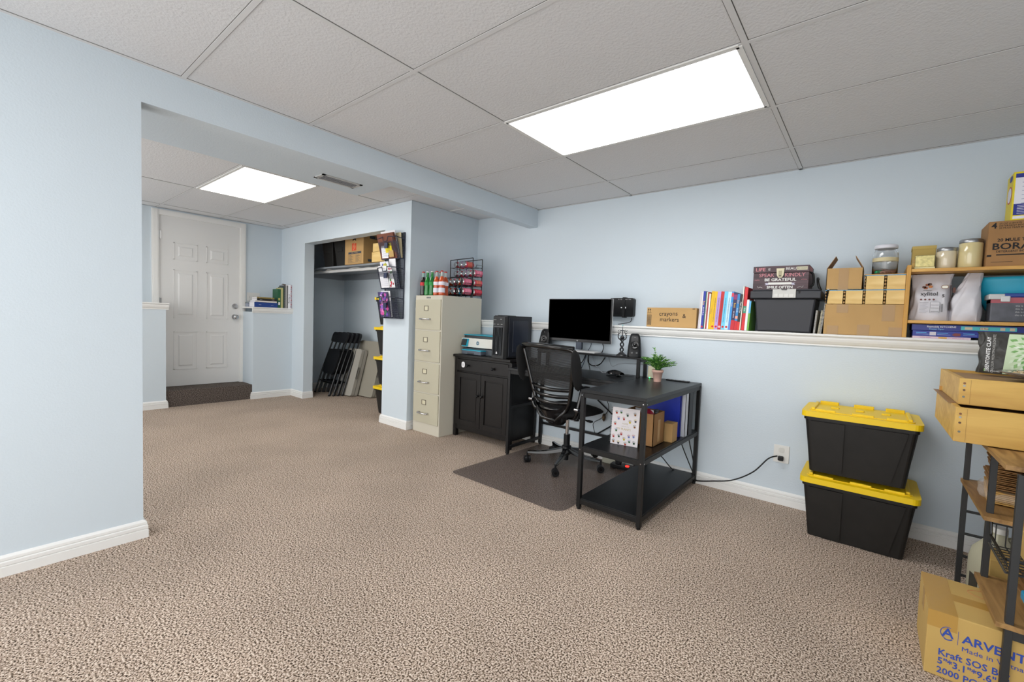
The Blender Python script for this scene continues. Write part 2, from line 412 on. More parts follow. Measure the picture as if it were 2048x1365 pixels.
troffer((1.70, -4.38, H), 1.27, .575, 'added fill panel light, unseen, in the ceiling behind the camera')  # fixture added out of view to fill the room with light
v = thing('ceiling_vent', 'metal air register set in the blue soffit', 'vent', (-.575, -1.78, 2.18))
mb = MB(); W, L = .075, .155
mb.box(-W, W, -L, -L+.022, -.006, 0, LGREY).box(-W, W, L-.022, L, -.006, 0, LGREY).box(-W, -W+.022, -L, L, -.006, 0, LGREY).box(W-.022, W, -L, L, -.006, 0, LGREY)
mb.build('frame', v)
MB().box(-W+.02, W-.02, -L+.02, L-.02, -.002, 0, BLKMAT).build('opening', v)
mb = MB()
for i in range(22): mb.box(-W+.022, W-.022, -L+.025+i*.0118, -L+.028+i*.0118, -.006, -.002, GREY)
mb.box(-.003, .003, -L+.02, L-.02, -.007, -.002, GREY)
mb.build('louvres', v)
# ================================================================== FILING CABINET AND WHAT STANDS ON IT
fc = thing('filing_cabinet', 'tall beige four drawer metal filing cabinet beside the blue pillar', 'filing cabinet', (-.625, -.60, 0))
FW, FD, FH = .203, .26, 1.356
MB().box(-FW, FW, -FD, .25, 0, FH, FILEM).build('body', fc, bevel=.004)
for i, (a, b) in enumerate(((1.025, 1.315), (.715, 1.010), (.410, .700), (.105, .395))):
    dr = MB().box(-FW+.012, FW-.012, -FD-.010, -FD, a, b, FILEF).build('drawer', fc, bevel=.003)
    y = -FD-.010; cz = b-.085
    m = MB()
    for (p, q, r, s_) in ((-.032, .032, cz-.024, cz-.019), (-.032, .032, cz+.019, cz+.024), (-.032, -.027, cz-.024, cz+.024), (.027, .032, cz-.024, cz+.024)):
        m.box(p-.02, q-.02, y-.004, y, r, s_, C_('#6e6558', .4))
    m.box(-.047, .007, y-.001, y, cz-.019, cz+.019, C_('#cfc9ae')); m.build('label_holder', dr)
    m = MB(); hz = cz-.105
    m.tube([(-.085, y, hz), (-.085, y-.03, hz), (-.075, y-.036, hz), (.035, y-.036, hz), (.045, y-.03, hz), (.045, y, hz)], .0065, CHROME)
    m.box(-.095, -.075, y-.022, y, hz-.009, hz+.009, CHROME).box(.035, .055, y-.022, y, hz-.009, hz+.009, CHROME); m.build('handle', dr)
MB().box(-.03, .03, -FD-.003, -FD, 1.326, 1.340, C_('#6b6a66', .4)).cyl((.018, -FD-.006, 1.333), (.018, -FD, 1.333), .005, CHROME).build('lock', fc)

def bottle(x, y, liquid, glassc, label, labelmat, crown, lm2=None):
    t = thing('glass_bottle', label, 'bottle', (x, y, FH), random.uniform(-.2, .2), 'glass soda bottles on the filing cabinet')
    g = mat('glass_'+glassc.strip('#'), glassc, .08, trans=.55, coat=.3); lq = mat('drink_'+liquid.strip('#'), liquid, .15, coat=.4)
    MB().lathe([(.004, .001), (.029, .002), (.031, .012), (.030, .05), (.0275, .075), (.030, .11), (.029, .135), (.021, .165), (.0145, .185)], lq, seg=18).build('bottle_body', t)
    MB().lathe([(.0145, .185), (.0125, .205), (.0125, .228), (.0135, .232)], g, seg=18).build('neck', t)
    MB().lathe([(.015, .229), (.0155, .233), (.013, .240), (.002, .241)], crown, seg=18).build('cap', t)
    m = MB()
    m.lathe([(.0300, .100), (.0312, .112), (.0302, .133)], labelmat, seg=18, cap=False)
    if lm2: m.lathe([(.0315, .03), (.0312, .075)], lm2, seg=18, cap=False)
    m.text('OOO' if lm2 else 'SODA', .016, WHTTXT if labelmat in (RED,) else C_('#27408b'), T(0, -.0315, .118) @ FR, ext=.0003) if False else None
    m.build('label', t)
    return t
DGL = '#12c043'; RC = C_('#b5271f', .35); WC = C_('#d8dad8', .4)
bottle(-.795, -.80, '#1a0d0b', '#bfe3dc', 'dark cola bottle with a red label, leftmost on the beige cabinet', C_('#c9242b'), RC)
bottle(-.728, -.80, '#0b7a2a', '#0fa53c', 'bright green soda bottle next to the dark cola bottle', C_('#0c8a33'), WC)
bottle(-.658, -.80, '#0a6f28', '#0fa53c', 'bright green soda bottle beside the orange sodas', C_('#0c8a33'), WC)
bottle(-.588, -.80, '#c04a16', '#d9e3e0', 'orange soda bottle next to the green bottles', C_('#e4e0ea'), RC, C_('#dcdce6'))
bottle(-.510, -.80, '#c04a16', '#d9e3e0', 'orange soda bottle closest to the can rack', C_('#e4e0ea'), RC, C_('#dcdce6'))
bottle(-.700, -.72, '#2a120c', '#bfe3dc', 'dark bottle peeping out behind the two green sodas', C_('#c9242b'), RC)
bottle(-.630, -.72, '#2a120c', '#bfe3dc', 'dark bottle peeping out between a green and an orange soda', C_('#c9242b'), RC)
bottle(-.555, -.72, '#b2441a', '#d9e3e0', 'orange soda bottle standing behind the front orange pair', C_('#e4e0ea'), RC)

# wire can dispensers: short two tier one nearer, tall four tier one behind
TZ = [.030, .125, .225, .320]
def dispenser(label, y0_, y1_, ntier, ztop):
    t = thing('can_dispenser', label, 'can rack', (-.64, (y0_+y1_)/2, FH)); hy = (y1_-y0_)/2; R_ = .0045
    for s in (-1, 1):
        m = MB(); y = s*hy
        xl = -.165; m.tube([(xl, y, 0), (xl, y, ztop)], R_, BLACK); m.tube([(.18, y, 0), (.18, y, ztop+.008)], R_, BLACK)
        m.tube([(xl, y, ztop), (.18, y, ztop+.008)], R_, BLACK)
        m.tube([(-.06, y, 0), (-.06, y, ztop)], R_*.8, BLACK)
        m.build('side_frame', t)
    for k in range(ntier):
        m = MB(); z = TZ[k]-.004
        for yy in (-hy+.022, hy-.022):
            m.tube([(-.165, yy, z+.004), (.18, yy, z), (.205, yy, z), (.210, yy, z+.022)], .0025, BLACK, seg=6)
        m.tube([(.210, -hy+.022, z+.022), (.210, hy-.022, z+.022)], .0025, BLACK, seg=6)
        m.tube([(-.165, -hy, z+.003), (-.165, hy, z+.003)], .0025, BLACK, seg=6); m.tube([(.18, -hy, z-.001), (.18, hy, z-.001)], .0025, BLACK, seg=6)
        m.build('wire_shelf', t)
    return t
dispenser('short two tier black wire can rack, nearer on the beige cabinet', -.598, -.468, 2, .19)
dispenser('tall four tier black wire can rack at the back of the beige cabinet', -.452, -.322, 4, .40)
proto = None
def can(x, y, z, colr, label):
    t = thing('soda_can', label, 'can', (x, y, z), random.uniform(-.02, .02), 'soda cans in the wire racks')
    c1, c2 = colr
    m = MB(); m.cyl((0, -.052, 0), (0, .052, 0), .0325, C_(c1, .25, 0), seg=20, cap=False)
    for a in range(5):
        th = a*1.3; yy = -.03+a*.014
        m.cyl((.0, yy, 0), (0, yy+.007, 0), .0327, C_(c2, .3), seg=20, cap=False)
    m.build('can_body', t)
    for s, n in ((-1, 'can_top'), (1, 'can_bottom')):
        m = MB(); m.cyl((0, s*.052, 0), (0, s*.059, 0), .0325, CHROME, r1=.026, seg=20); m.cyl((0, s*.059, 0), (0, s*.061, 0), .026, CHROME, r1=.024, seg=20)
        if s < 0: m.box(-.006, .006, -.0625, -.061, -.012, .012, STEEL)
        m.build(n, t)
PK = ('#e0607f', '#f09ab0'); PR = ('#b98bc4', '#d9b4dc'); OR = ('#e0521c', '#f08a3a'); RD = ('#c5213c', '#e0475a'); BL = ('#2a9fd0', '#78c8e8'); MG = ('#d83a58', '#e88a60')
NM = {id(PK): 'pink', id(PR): 'lilac', id(OR): 'orange', id(RD): 'red', id(BL): 'blue', id(MG): 'raspberry red'}
tiers = [('near rack, bottom tier', -.533, 0, [PK, BL, RD, OR, OR]), ('near rack, top tier', -.533, 1, [PK, OR, PK, OR, OR]),
         ('tall rack, bottom tier', -.387, 0, [RD, RD, PK, RD]), ('tall rack, second tier from below', -.387, 1, [MG, PK, RD, PK]),
         ('tall rack, third tier from below', -.387, 2, [PK, MG, PR, RD, PK]), ('tall rack, topmost tier', -.387, 3, [None, None, MG, PR, MG])]
POSN = ['frontmost', 'second from the front', 'third from the front', 'fourth from the front', 'rearmost']
for nm, y, k, row in tiers:
    for i, c in enumerate(row):
        if c: can(-.64+.172-i*.067, y, FH+TZ[k]+.033, c, '%s soda can, %s, %s' % (NM[id(c)], nm, POSN[i]))

# ================================================================== SIDEBOARD, PRINTER, TOWER
sb = thing('sideboard', 'dark brown black wooden cabinet with two doors, between filing cabinet and desk', 'cabinet', (-.045, -.51, 0))
BW = BLACKWOOD
m = MB(); m.box(-.355, .375, -.175, .175, .07, .77, BW); m.box(-.355, .375, -.182, -.175, .07, .12, BW)
for sx in (-.344, .362):
    m.box(sx-.018, sx+.018, -.187, -.15, 0, .77, BW); m.box(sx-.018, sx+.018, .15, .18, 0, .77, BW)
m.build('body', sb, bevel=.003)
m = MB(); m.box(-.374, .372, -.205, .175, .775, .80, BW); m.build('top', sb, bevel=.006)
m = MB(); m.box(-.360, .375, -.190, -.175, .765, .775, BW); m.build('moulding', sb)
dr = MB().box(-.322, .342, -.192, -.176, .645, .755, BW).build('drawer', sb, bevel=.004)
for x in (-.165, .165):
    MB().lathe([(.006, 0), (.006, .012), (.014, .018), (.015, .024), (.009, .030)], BLKPL, M=T(x, -.192, .70) @ Matrix.Rotation(PI/2, 4, 'X')).build('knob', dr)
for s in (-1, 1):
    a, b = (-.322, .007) if s < 0 else (.013, .342)
    m = MB(); z0, z1, f = .125, .630, .048
    m.box(a, b, -.186, -.176, z0, z1, BW)
    for (p, q, r, t_) in ((a+f, b-f, z0, z0+f), (a+f, b-f, z1-f, z1), (a, a+f, z0, z1), (b-f, b, z0, z1)): m.box(p, q, -.1965, -.1862, r, t_, BW)
    m.box(a+f+.012, b-f-.012, -.190, -.1862, z0+f+.012, z1-f-.012, BW)
    d_ = m.build('door', sb, bevel=.004)
    MB().lathe([(.006, 0), (.006, .012), (.014, .018), (.015, .024), (.009, .030)], BLKPL, M=T(.01+s*.027, -.196, .43) @ Matrix.Rotation(PI/2, 4, 'X')).build('knob', d_)
    MB().box(.01+s*.027-.008, .01+s*.027+.008, -.199, -.196, .44, .475, BLKPL).build('latch', d_)
m = MB(); m.prism(rr(.044, .055, .02), -.196, -.193, 'Y', WHITE, M=T(-.235, 0, .705)); m.prism(rr(.018, .026, .008), -.1975, -.196, 'Y', C_('#c8c8cc'), M=T(-.235, 0, .705)); m.build('sensor_puck', dr)

pr = thing('printer', 'white and grey inkjet printer with teal trim on the dark cabinet', 'printer', (-.185, -.48, .80))
DG = C_('#4a5158', .45)
m = MB(); m.box(-.225, .235, -.12, .14, 0, .06, DG); m.box(-.20, .21, -.10, .14, .055, .075, BLKPL); m.build('base', pr, bevel=.006)
MB().box(-.232, .24, -.135, .14, .068, .158, C_('#d6d6d0', .5)).build('front_cover', pr, bevel=.006)
m = MB(); m.box(-.20, .235, -.125, .14, .158, .185, C_('#2f3438', .4)); m.box(-.205, .235, -.13, .14, .185, .192, TEAL); m.build('lid', pr, bevel=.003)
m = MB(); m.hexa([(-.205, -.152, .075), (-.135, -.152, .075), (-.135, -.137, .075), (-.205, -.137, .075)], [(-.195, -.148, .150), (-.12, -.148, .150), (-.12, -.137, .150), (-.195, -.137, .150)], TEAL)
m.hexa([(-.208, -.160, .085), (-.145, -.160, .085), (-.145, -.150, .085), (-.208, -.150, .085)], [(-.196, -.156, .146), (-.132, -.156, .146), (-.132, -.148, .146), (-.196, -.148, .146)], C_('#33383c', .3)); m.build('touch_screen', pr)
m = MB(); m.box(-.16, .10, -.19, -.09, .006, .040, C_('#525a66', .4)); m.box(-.16, .10, -.19, -.09, .040, .048, TEAL); m.box(-.08, .01, -.193, -.19, .008, .022, C_('#30353c')); m.build('paper_tray', pr, bevel=.003)
m = MB(); m.cyl((.0, -.1375, .113), (.0, -.1358, .113), .018, C_('#1c5f7d', .4), seg=24); m.text('hp', .026, C_('#e6e6e2'), T(0, -.1378, .115) @ FR, shear=.3); m.build('logo', pr)

pc = thing('computer_tower', 'black computer tower standing at the right end of the dark cabinet', 'computer', (.165, -.53, .80))
m = MB(); m.box(-.075, .085, -.15, .19, .006, .385, C_('#191a1e', .4)); m.build('case', pc, bevel=.004)
m = MB(); x = .085; m.box(x, x+.004, -.13, .17, .02, .37, C_('#1d2029', .3)); m.box(x+.004, x+.008, -.08, .13, .06, .34, C_('#232835', .3)); m.build('side_panel', pc, bevel=.004)
m = MB(); m.hexa([(-.075, -.175, .0), (.07, -.185, .0), (.088, -.15, .0), (-.075, -.15, .0)], [(-.075, -.165, .375), (.07, -.175, .375), (.085, -.15, .385), (-.075, -.15, .385)], C_('#1a1b1d', .45))
m.build('front_bezel', pc, bevel=.004)
m = MB()
for i in range(7): m.box(-.053+i*.016, -.046+i*.016, -.188, -.178, .03, .275, BLKGL)
m.build('grille', pc)
m = MB(); m.box(-.05, .055, -.185, -.165, .285, .287, GREY)
for i in range(3): m.box(-.052+i*.045, -.038+i*.045, -.186, -.17, .305, .309, LGREY)
m.box(-.055, -.03, -.184, -.17, .345, .347, LGREY); m.box(.028, .04, -.184, -.17, .350, .354, LGREY); m.prism([(-.008, .0), (.008, 0), (.004, .012), (0, .02), (-.004, .012)], -.192, -.188, 'Y', WHITE, M=T(.0, 0, .045)); m.build('ports', pc)
MB().box(-.05, .05, -.135, .0, .385, .389, BLKGL).build('top_panel', pc)

# ================================================================== L SHAPED DESK
dk = thing('corner_desk', 'black L shaped computer desk with open shelves and metal frame', 'desk', (1.1, -.6, 0))
ox, oy = 1.1, -.6
def B(mb, x0, x1, y0, y1, z0, z1, m): return mb.box(x0-ox, x1-ox, y0-oy, y1-oy, z0, z1, m)
XL, XR, XI = .385, 1.857, 1.43; YN, YB, YM = -1.289, -.325, -.80; ZT = .745
mb = MB(); B(mb, XL, XI, YM, YB, ZT-.02, ZT, DESKTOP); mb.build('tabletop', dk, bevel=.002)
mb = MB(); B(mb, XI+.001, XR, YN, YB, ZT-.02, ZT, DESKTOP); mb.build('side_tabletop', dk, bevel=.002)
P_ = .026
def post(x, y, z0=0, z1=ZT-.02):
    m = MB(); B(m, x-P_/2, x+P_/2, y-P_/2, y+P_/2, z0+.012, z1, BLACK); m.cyl((x-ox, y-oy, z0), (x-ox, y-oy, z0+.012), .012, BLKPL); return m.build('leg', dk, bevel=.002)
px0, px1 = XI+.013, XR-.013; py0, py1 = YN+.013, YB-.013
for x, y in ((px0, py0), (px1, py0), (px1, py1), (px0, py1), (XL+.013, YM+.013), (XL+.013, py1)): post(x, y)
for z, nm in ((ZT-.02, 'apron'), (.39, 'shelf_frame'), (.065, 'shelf_frame')):
    m = MB(); t_ = .030
    for y in (py0, py1): B(m, px0, px1, y-.010, y+.010, z-t_, z, BLACK)
    for x in (px0, px1): B(m, x-.010, x+.010, py0, py1, z-t_, z, BLACK)
    m.build(nm, dk, bevel=.002)
for z in (.39, .065):
    m = MB(); B(m, px0-.005, px1+.005, py0-.005, py1+.005, z-.004, z+.006, DESKTOP); m.build('shelf', dk, bevel=.0015)
m = MB(); B(m, XL+.013, XI, YM+.003, YM+.023, ZT-.05, ZT-.02, BLACK); B(m, XL+.013, XI, py1-.01, py1+.01, ZT-.05, ZT-.02, BLACK); m.build('apron', dk, bevel=.002)
for z in (.075, .42):
    m = MB(); B(m, XL+.003, XL+.023, YM+.013, py1, z-.025, z, BLACK); m.build('end_rail', dk, bevel=.002)
m = MB(); B(m, XL+.013, px0, py1-.01, py1+.01, .195, .215, BLACK); m.build('back_rail', dk, bevel=.002)
for a, b in (((1.0, .205), (1.43, .50)), ((1.0, .50), (1.43, .205))):
    MB().tube([(a[0]-ox, py1-oy, a[1]), (b[0]-ox, py1-oy, b[1])], .006, BLACK).build('brace', dk)
m = MB(); B(m, .43, 1.435, -.475, YB-.0, .885, .900, DESKTOP); m.build('riser_shelf', dk, bevel=.002)
for x in (.45, 1.415):
    m = MB()
    for y in (-.462, -.338): B(m, x-.012, x+.012, y-.012, y+.012, ZT, .885, BLACK)
    B(m, x-.012, x+.012, -.462, -.338, .865, .885, BLACK); m.build('riser_leg', dk, bevel=.002)
m = MB()
for z in (.39-.015, ZT-.035):
    for (x, y, dx, dy) in ((px0, py0-.0135, 0, -1), (px1, py0-.0135, 0, -1), (px1+.0135, py0, 1, 0), (px1+.0135, py1, 1, 0)):
        m.cyl((x-ox, y-oy, z), (x-ox+dx*.003, y-oy+dy*.003, z), .0035, CHROME, seg=10)
m.build('bolts', dk)

# ---- on the desk
mo = thing('monitor', 'black flat screen computer monitor, switched off, on the riser shelf', 'monitor', (.815, -.40, .90))
m = MB(); m.box(-.318, .318, -.010, .012, .085, .452, C_('#0d0d0f', .35)); m.box(-.32, .32, .006, .014, .083, .454, C_('#b8babc', .35)); m.build('bezel', mo, bevel=.002)
MB().box(-.312, .312, -.0112, -.010, .108, .447, SCREEN).build('screen', mo)
m = MB(); m.text('LG', .011, WHTTXT, T(0, -.0112, .095) @ FR); m.build('logo', mo)
m = MB(); m.box(-.03, .03, .012, .035, .02, .25, C_('#474c55', .35, 1)); m.build('neck', mo, bevel=.004)
m = MB(); m.box(-.20, .20, -.055, .06, 0, .012, C_('#d4d4d4', .3)); m.build('base', mo, bevel=.003)
def speaker(label, x, rz, knobs):
    t = thing('speaker', label, 'speaker', (x, -.42, .90), rz, 'small black desktop speakers')
    m = MB(); o = rr(.105, .10, .025); pr_ = []
    n = len(o)
    lev = [(0, 1, 0), (.01, 1.03, 0), (.08, .95, .012), (.15, .80, .028), (.175, .62, .034), (.182, .40, .036)]
    vs = [(p[0]*s_, p[1]*s_*.9+dy, z) for z, s_, dy in lev for p in o]
    fs = [(k*n+i, k*n+(i+1) % n, (k+1)*n+(i+1) % n, (k+1)*n+i) for k in range(len(lev)-1) for i in range(n)]
    m.add(vs, fs, BLKPL, True); m.add(vs, [tuple(range(n))[::-1], tuple(range((len(lev)-1)*n, len(lev)*n))], BLKPL); m.build('housing', t)
    R1 = T(0, -.0385, .095) @ Matrix.Rotation(-.19, 4, 'X') @ FR
    m = MB(); m.add([(0, 0, 0)], [], BLKPL)
    m.lathe([(.030, 0), (.032, .004), (.028, .006), (.024, .002), (.010, .0015), (.0098, .005), (.001, .0065)], BLKGL, M=R1); m.build('driver', t)
    MB().lathe([(.007, .004), (.001, .0068)], STEEL, M=R1).build('dust_cap', t)
    m = MB()
    if knobs:
        for xx in (-.018, .018): m.cyl((xx, -.052, .035), (xx, -.040, .035), .008, BLKGL)
    m.text('logi' if not knobs else '', .012, WHTTXT, T(0, -.0425, .03) @ Matrix.Rotation(-.1, 4, 'X') @ FR); m.text('z', .010, WHTTXT, T(0, -.0240, .155) @ Matrix.Rotation(-.25, 4, 'X') @ FR); m.build('controls' if knobs else 'lettering', t)
speaker('small black speaker left of the monitor, above the office chair', .475, .35, False)
speaker('small black speaker with two knobs on the right end of the riser shelf', 1.355, .45, True)
st = thing('candle_holder', 'ornate black twisted metal ornament next to the right speaker', 'ornament', (1.24, -.41, .90))
m = MB(); m.lathe([(.044, 0), (.042, .008), (.030, .014), (.014, .028), (.008, .04)], C_('#232427', .35)); m.build('foot', st)
m = MB()
for s in (0, PI):
    m.tube([(.012*math.cos(s+t*.5), .012*math.sin(s+t*.5), .04+t*.0068) for t in range(0, 15)], [.006]*15, C_('#26272a', .35))
m.lathe([(.004, .128), (.016, .14), (.018, .15), (.006, .16)], C_('#26272a', .35)); m.build('stem', st)
m = MB()
for s in (-1, 1):
    m.tube(smoothpath([(0, 0, .13), (s*.030, 0, .135), (s*.034, -.004, .165), (s*.020, 0, .185), (s*.026, 0, .21)]), [.006-.00015*i for i in range(33)], C_('#26272a', .35))
    for q in range(4): m.tube([(s*.031, 0, .14+q*.018), (s*.042, 0, .15+q*.018)], [.004, .001], C_('#26272a', .35), seg=6)
m.build('dragon', st)
m = MB(); m.tube([(0, 0, .15), (0, 0, .235)], [.005, .0015], C_('#303338', .3)); m.tube([(-.018, 0, .200), (.018, 0, .200)], .003, C_('#303338', .3)); m.lathe([(.001, .236), (.004, .24), (.001, .246)], C_('#6fd0cc', .2)); m.build('sword', st)
gd = thing('desk_gadget', 'low black curved gadget with a cable on the desk below the riser', 'gadget', (1.24, -.52, .745), -.35)  # curved gadget of unknown use, not identified as a phone
m = MB(); m.lathe([(.001, .006), (.05, .006), (.055, 0)], BLKPL, M=Matrix.Diagonal((1.4, .9, 1, 1))); m.build('base', gd)
m = MB(); m.grid(lambda u, v: (-.06+.15*u, .045*math.cos(PI*v)*(.55+.45*math.sin(PI*min(1, u*1.1))), .018+.032*math.sin(PI*v)*(.6+.4*math.sin(PI*u))), 12, 9, BLKGL); m.box(-.055, .08, -.032, .032, .016, .022, BLKPL); m.build('cradle', gd)

md = thing('router', 'black vented modem box strapped to the wall behind the monitor', 'router', (1.03, -.03, 1.30))
m = MB(); m.prism(rr(.235, .165, .018), -.02, .022, 'Y', BLKPL); m.build('case', md)
m = MB()
for i in range(11):
    for j in range(7): m.box(-.09+i*.018, -.088+i*.018, -.021, -.020, -.05+j*.014, -.042+j*.014, C_('#050505', .8))
for i in range(10): m.box(-.03+i*.013, -.027+i*.013, -.0215, -.020, .066, .076, LGREY)
m.build('vents', md)
MB().box(.012, .036, -.026, .023, -.09, .090, BLKMAT).build('strap', md)
MB().box(-.004, .008, -.0215, -.020, -.006, .004, WHITE).box(.038, .046, -.0215, -.020, -.008, .006, WHITE).build('status_light', md)

# potted plant
pt = thing('potted_plant', 'small leafy green plant in a pink clay pot on the desk corner', 'plant', (1.60, -.53, .745))
CLAY = mat('pink_clay', '#e2b8a8', .7, noise=.06, nscale=20)
m = MB(); m.lathe([(.026, 0), (.036, .066), (.041, .067), (.042, .085), (.038, .085), (.035, .070), (.002, .070)], CLAY); m.build('pot', pt)
MB().lathe([(.036, .070), (.030, .076), (.001, .078)], C_('#3b2c20', .9)).build('soil', pt)
rnd = random.Random(4)
G1 = [C_('#4f8a38', .55), C_('#72ab4a', .55), C_('#356a2a', .6), C_('#9cc472', .55)]
lf = MB(); stm = MB()
for i in range(64):
    a = rnd.uniform(0, 2*PI); sp = rnd.uniform(.1, 1.0)**.6; h = rnd.uniform(.05, .115)*(1.15-.40*sp)
    R0 = .128*sp; P0 = Vector((rnd.uniform(-.015, .015), rnd.uniform(-.015, .015), .072)); P3 = Vector((R0*math.cos(a), R0*math.sin(a)*.8, .075+h))
    if i == 0: P3 = Vector((-.035, 0, .235))
    pts = bez(P0, P0+Vector((0, 0, h*.6)), P3-Vector((P3.x*.3, P3.y*.3, 0)), P3, 9); stm.tube(pts, .0014, G1[2], seg=5)
    for k in range(2, 10):
        p = pts[k]
        for s in (-1, 1):
            dd = (pts[k]-pts[k-1]).normalized(); side = dd.cross(Vector((0, 0, 1))).normalized()*s
            dr_ = (dd*.6+side*rnd.uniform(.5, .9)+Vector((0, 0, rnd.uniform(-.1, .5)))).normalized(); Lf = rnd.uniform(.014, .024); wv = dr_.cross(Vector((0, 0, 1))).normalized()*.0050; up = wv.cross(dr_).normalized()*.002
            q = [p, p+dr_*Lf*.4+wv+up, p+dr_*Lf, p+dr_*Lf*.4-wv+up, p+dr_*Lf*.45-up]
            lf.add([tuple(z) for z in q], [(0, 1, 4), (1, 2, 4), (2, 3, 4), (3, 0, 4)], G1[rnd.choice([0, 0, 1, 1, 2, 3])], False)
stm.build('stems', pt); lf.build('foliage', pt)
wf = thing('wifi_puck', 'cream mesh network unit behind the plant pot', 'router', (1.52, -.40, .745))
m = MB(); m.prism(rr(.10, .035, .015), .006, .095, 'Z', C_('#d8d2b8', .5)); m.build('body', wf); MB().prism(rr(.095, .03, .013), 0, .006, 'Z', BLKPL).build('base', wf)
MB().box(-.032, -.026, -.020, -.017, .004, .010, mat('green_led', '#20ff60', .4, emit='#30ff70', estr=4)).build('light', wf)
pu = thing('desk_power_strip', 'flat black outlet strip along the back edge of the desk', 'power strip', (1.70, -.385, .745))
MB().box(-.085, .085, -.018, .018, 0, .008, BLKPL).build('strip_body', pu, bevel=.002)
m = MB()
for i in range(5): m.box(-.07+i*.03, -.052+i*.03, -.010, .010, .008, .0086, GREY)
m.build('sockets', pu)

# ---- on the desk's middle shelf (top z .396)
SZ = .396
nb = thing('spiral_notebook', 'white spiral notebook with houseplant drawings on the middle shelf', 'notebook', (1.632, -1.078, SZ), rot=(-.10, 0, .14))
m = MB(); m.box(-.085, .085, -.008, .008, 0, .225, PAPER); m.build('pages', nb); m = MB(); m.box(-.088, .088, -.0105, -.008, -.0, .230, C_('#e6e0e2')); m.build('cover', nb)
m = MB()
for i in range(20): m.tube([(-.088+.008*math.cos(t)-.004, .010*math.sin(t), .012+i*.011) for t in (0, 1.2, 2.4, 3.6, 4.8, 6.0)], .0012, STEEL, seg=5)
m.build('spiral', nb)
m = MB(); rnd = random.Random(9); y = -.0107
pal = ['#b5402c', '#3f6b3c', '#2c4a34', '#8a5a30', '#6f7fb8', '#a83a3a', '#c9b53a', '#3a3a40']
spots = [(-.06, .20), (-.03, .205), (.012, .19), (.06, .20), (-.045, .165), (-.01, .165), (.03, .15), (.065, .16), (-.065, .13), (-.055, .09), (-.035, .055), (.062, .125), (.06, .065), (-.07, .05), (.0, .04), (-.035, .015), (.01, .012), (.035, .03), (.065, .025), (-.068, .02), (.03, .06), (-.02, .07)]
for i, (cx, cz) in enumerate(spots):
    c = C_(pal[i % 8], .8); c2 = C_(pal[(i*3+1) % 8], .8)
    m.prism([(cx-.007, cz), (cx-.005, cz-.011), (cx+.005, cz-.011), (cx+.007, cz)], y-.0004, y, 'Y', c)
    for a in range(5):
        th = .5+a*.55; m.prism([(cx, cz), (cx+.012*math.cos(th)-.001, cz+.012*math.sin(th)), (cx+.010*math.cos(th+.25), cz+.010*math.sin(th+.25))], y-.0004, y, 'Y', c2)
m.text('HOME', .013, C_('#b8ab80'), T(0, y, .132) @ FR, ext=.0002); m.text('MY PLANTS', .018, C_('#bda85c'), T(-.008, y, .098) @ FR, ext=.0002); m.text('i will care for', .010, C_('#c0b8b0'), T(0, y, .116) @ FR, ext=.0002)
m.build('artwork', nb)
bx = thing('open_box', 'open cardboard box of desk odds and ends on the middle shelf', 'box', (1.682, -.915, SZ), .0)
m = MB(); hx, hy, hz = .105, .085, .205; tk = .004
m.box(-hx, hx, -hy, hy, 0, tk, CARDIN); m.box(-hx, hx, -hy, -hy+tk, 0, hz, CARD2); m.box(-hx, hx, hy-tk, hy, 0, hz, CARD2); m.box(-hx, -hx+tk, -hy, hy, 0, hz, CARD2); m.box(hx-tk, hx, -hy, hy, 0, hz, CARD2)
m.box(hx, hx+.0006, -.015, .02, .02, .16, mat('clear_tape', '#c9a06c', .25)); m.build('carton', bx)
for (nm, lab, g) in (('roll_of_ribbon', 'pinkish red ribbon roll sticking out of the open box', 0), ('paper_slips', 'white and blue papers sticking out of the open box', 1), ('small_bottle', 'grey capped tube sticking out of the open box', 2)):
    t = thing(nm, lab, ['ribbon', 'papers', 'tube'][g], (1.70, -.915, SZ+.004))
    m = MB()
    if g == 0: m.cyl((.02, -.045, .165), (.02, -.005, .18), .04, C_('#c02848', .4), seg=24); m.build('roll', t); MB().box(-.05, .06, -.07, .0, .0, .11, C_('#b8a080')).build('core_pack', t)
    if g == 1: m.box(-.07, .055, .005, .012, 0, .215, PAPER, M=Matrix.Rotation(.12, 4, 'X')); m.build('slip', t); MB().box(-.075, .02, .03, .036, 0, .20, C_('#2a8fd0')).build('blue_card', t)
    if g == 2: m.cyl((.055, .03, 0), (.055, .03, .20), .011, GREY); m.build('tube_body', t); MB().cyl((.055, .03, .20), (.055, .03, .213), .013, C_('#55565a')).build('tube_cap', t)
sbx = thing('small_carton', 'small closed kraft box squeezed behind the open box', 'box', (1.802, -.765, SZ))
MB().box(-.035, .035, -.045, .045, 0, .12, CARD).build('carton', sbx, bevel=.002); MB().box(-.035, .035, -.046, .045, .12, .1215, CARD).build('flap', sbx)
def binder(x, y, w_, d_, h, m_, label, col):
    t = thing('ring_binder', label, 'binder', (x, y, SZ))
    MB().box(-w_/2, w_/2, -d_/2, -d_/2+.003, 0, h, m_).box(-w_/2, w_/2, d_/2-.003, d_/2, 0, h, m_).box(w_/2-.003, w_/2, -d_/2, d_/2, 0, h, m_).build('cover', t)
    MB().box(-w_/2+.006, w_/2-.01, -d_/2+.004, d_/2-.004, .004, h-.012, PAPER).build('pages', t)
binder(1.70, -.62, .24, .022, .305, BLUE, 'royal blue binder standing on the desk shelf behind the boxes', 0)
binder(1.722, -.575, .245, .05, .315, C_('#d6dae2', .5), 'white binder standing between the blue and black binders', 0)
binder(1.725, -.50, .245, .075, .315, C_('#2b2c30', .5), 'thick black binder standing at the rear of the desk shelf', 0)
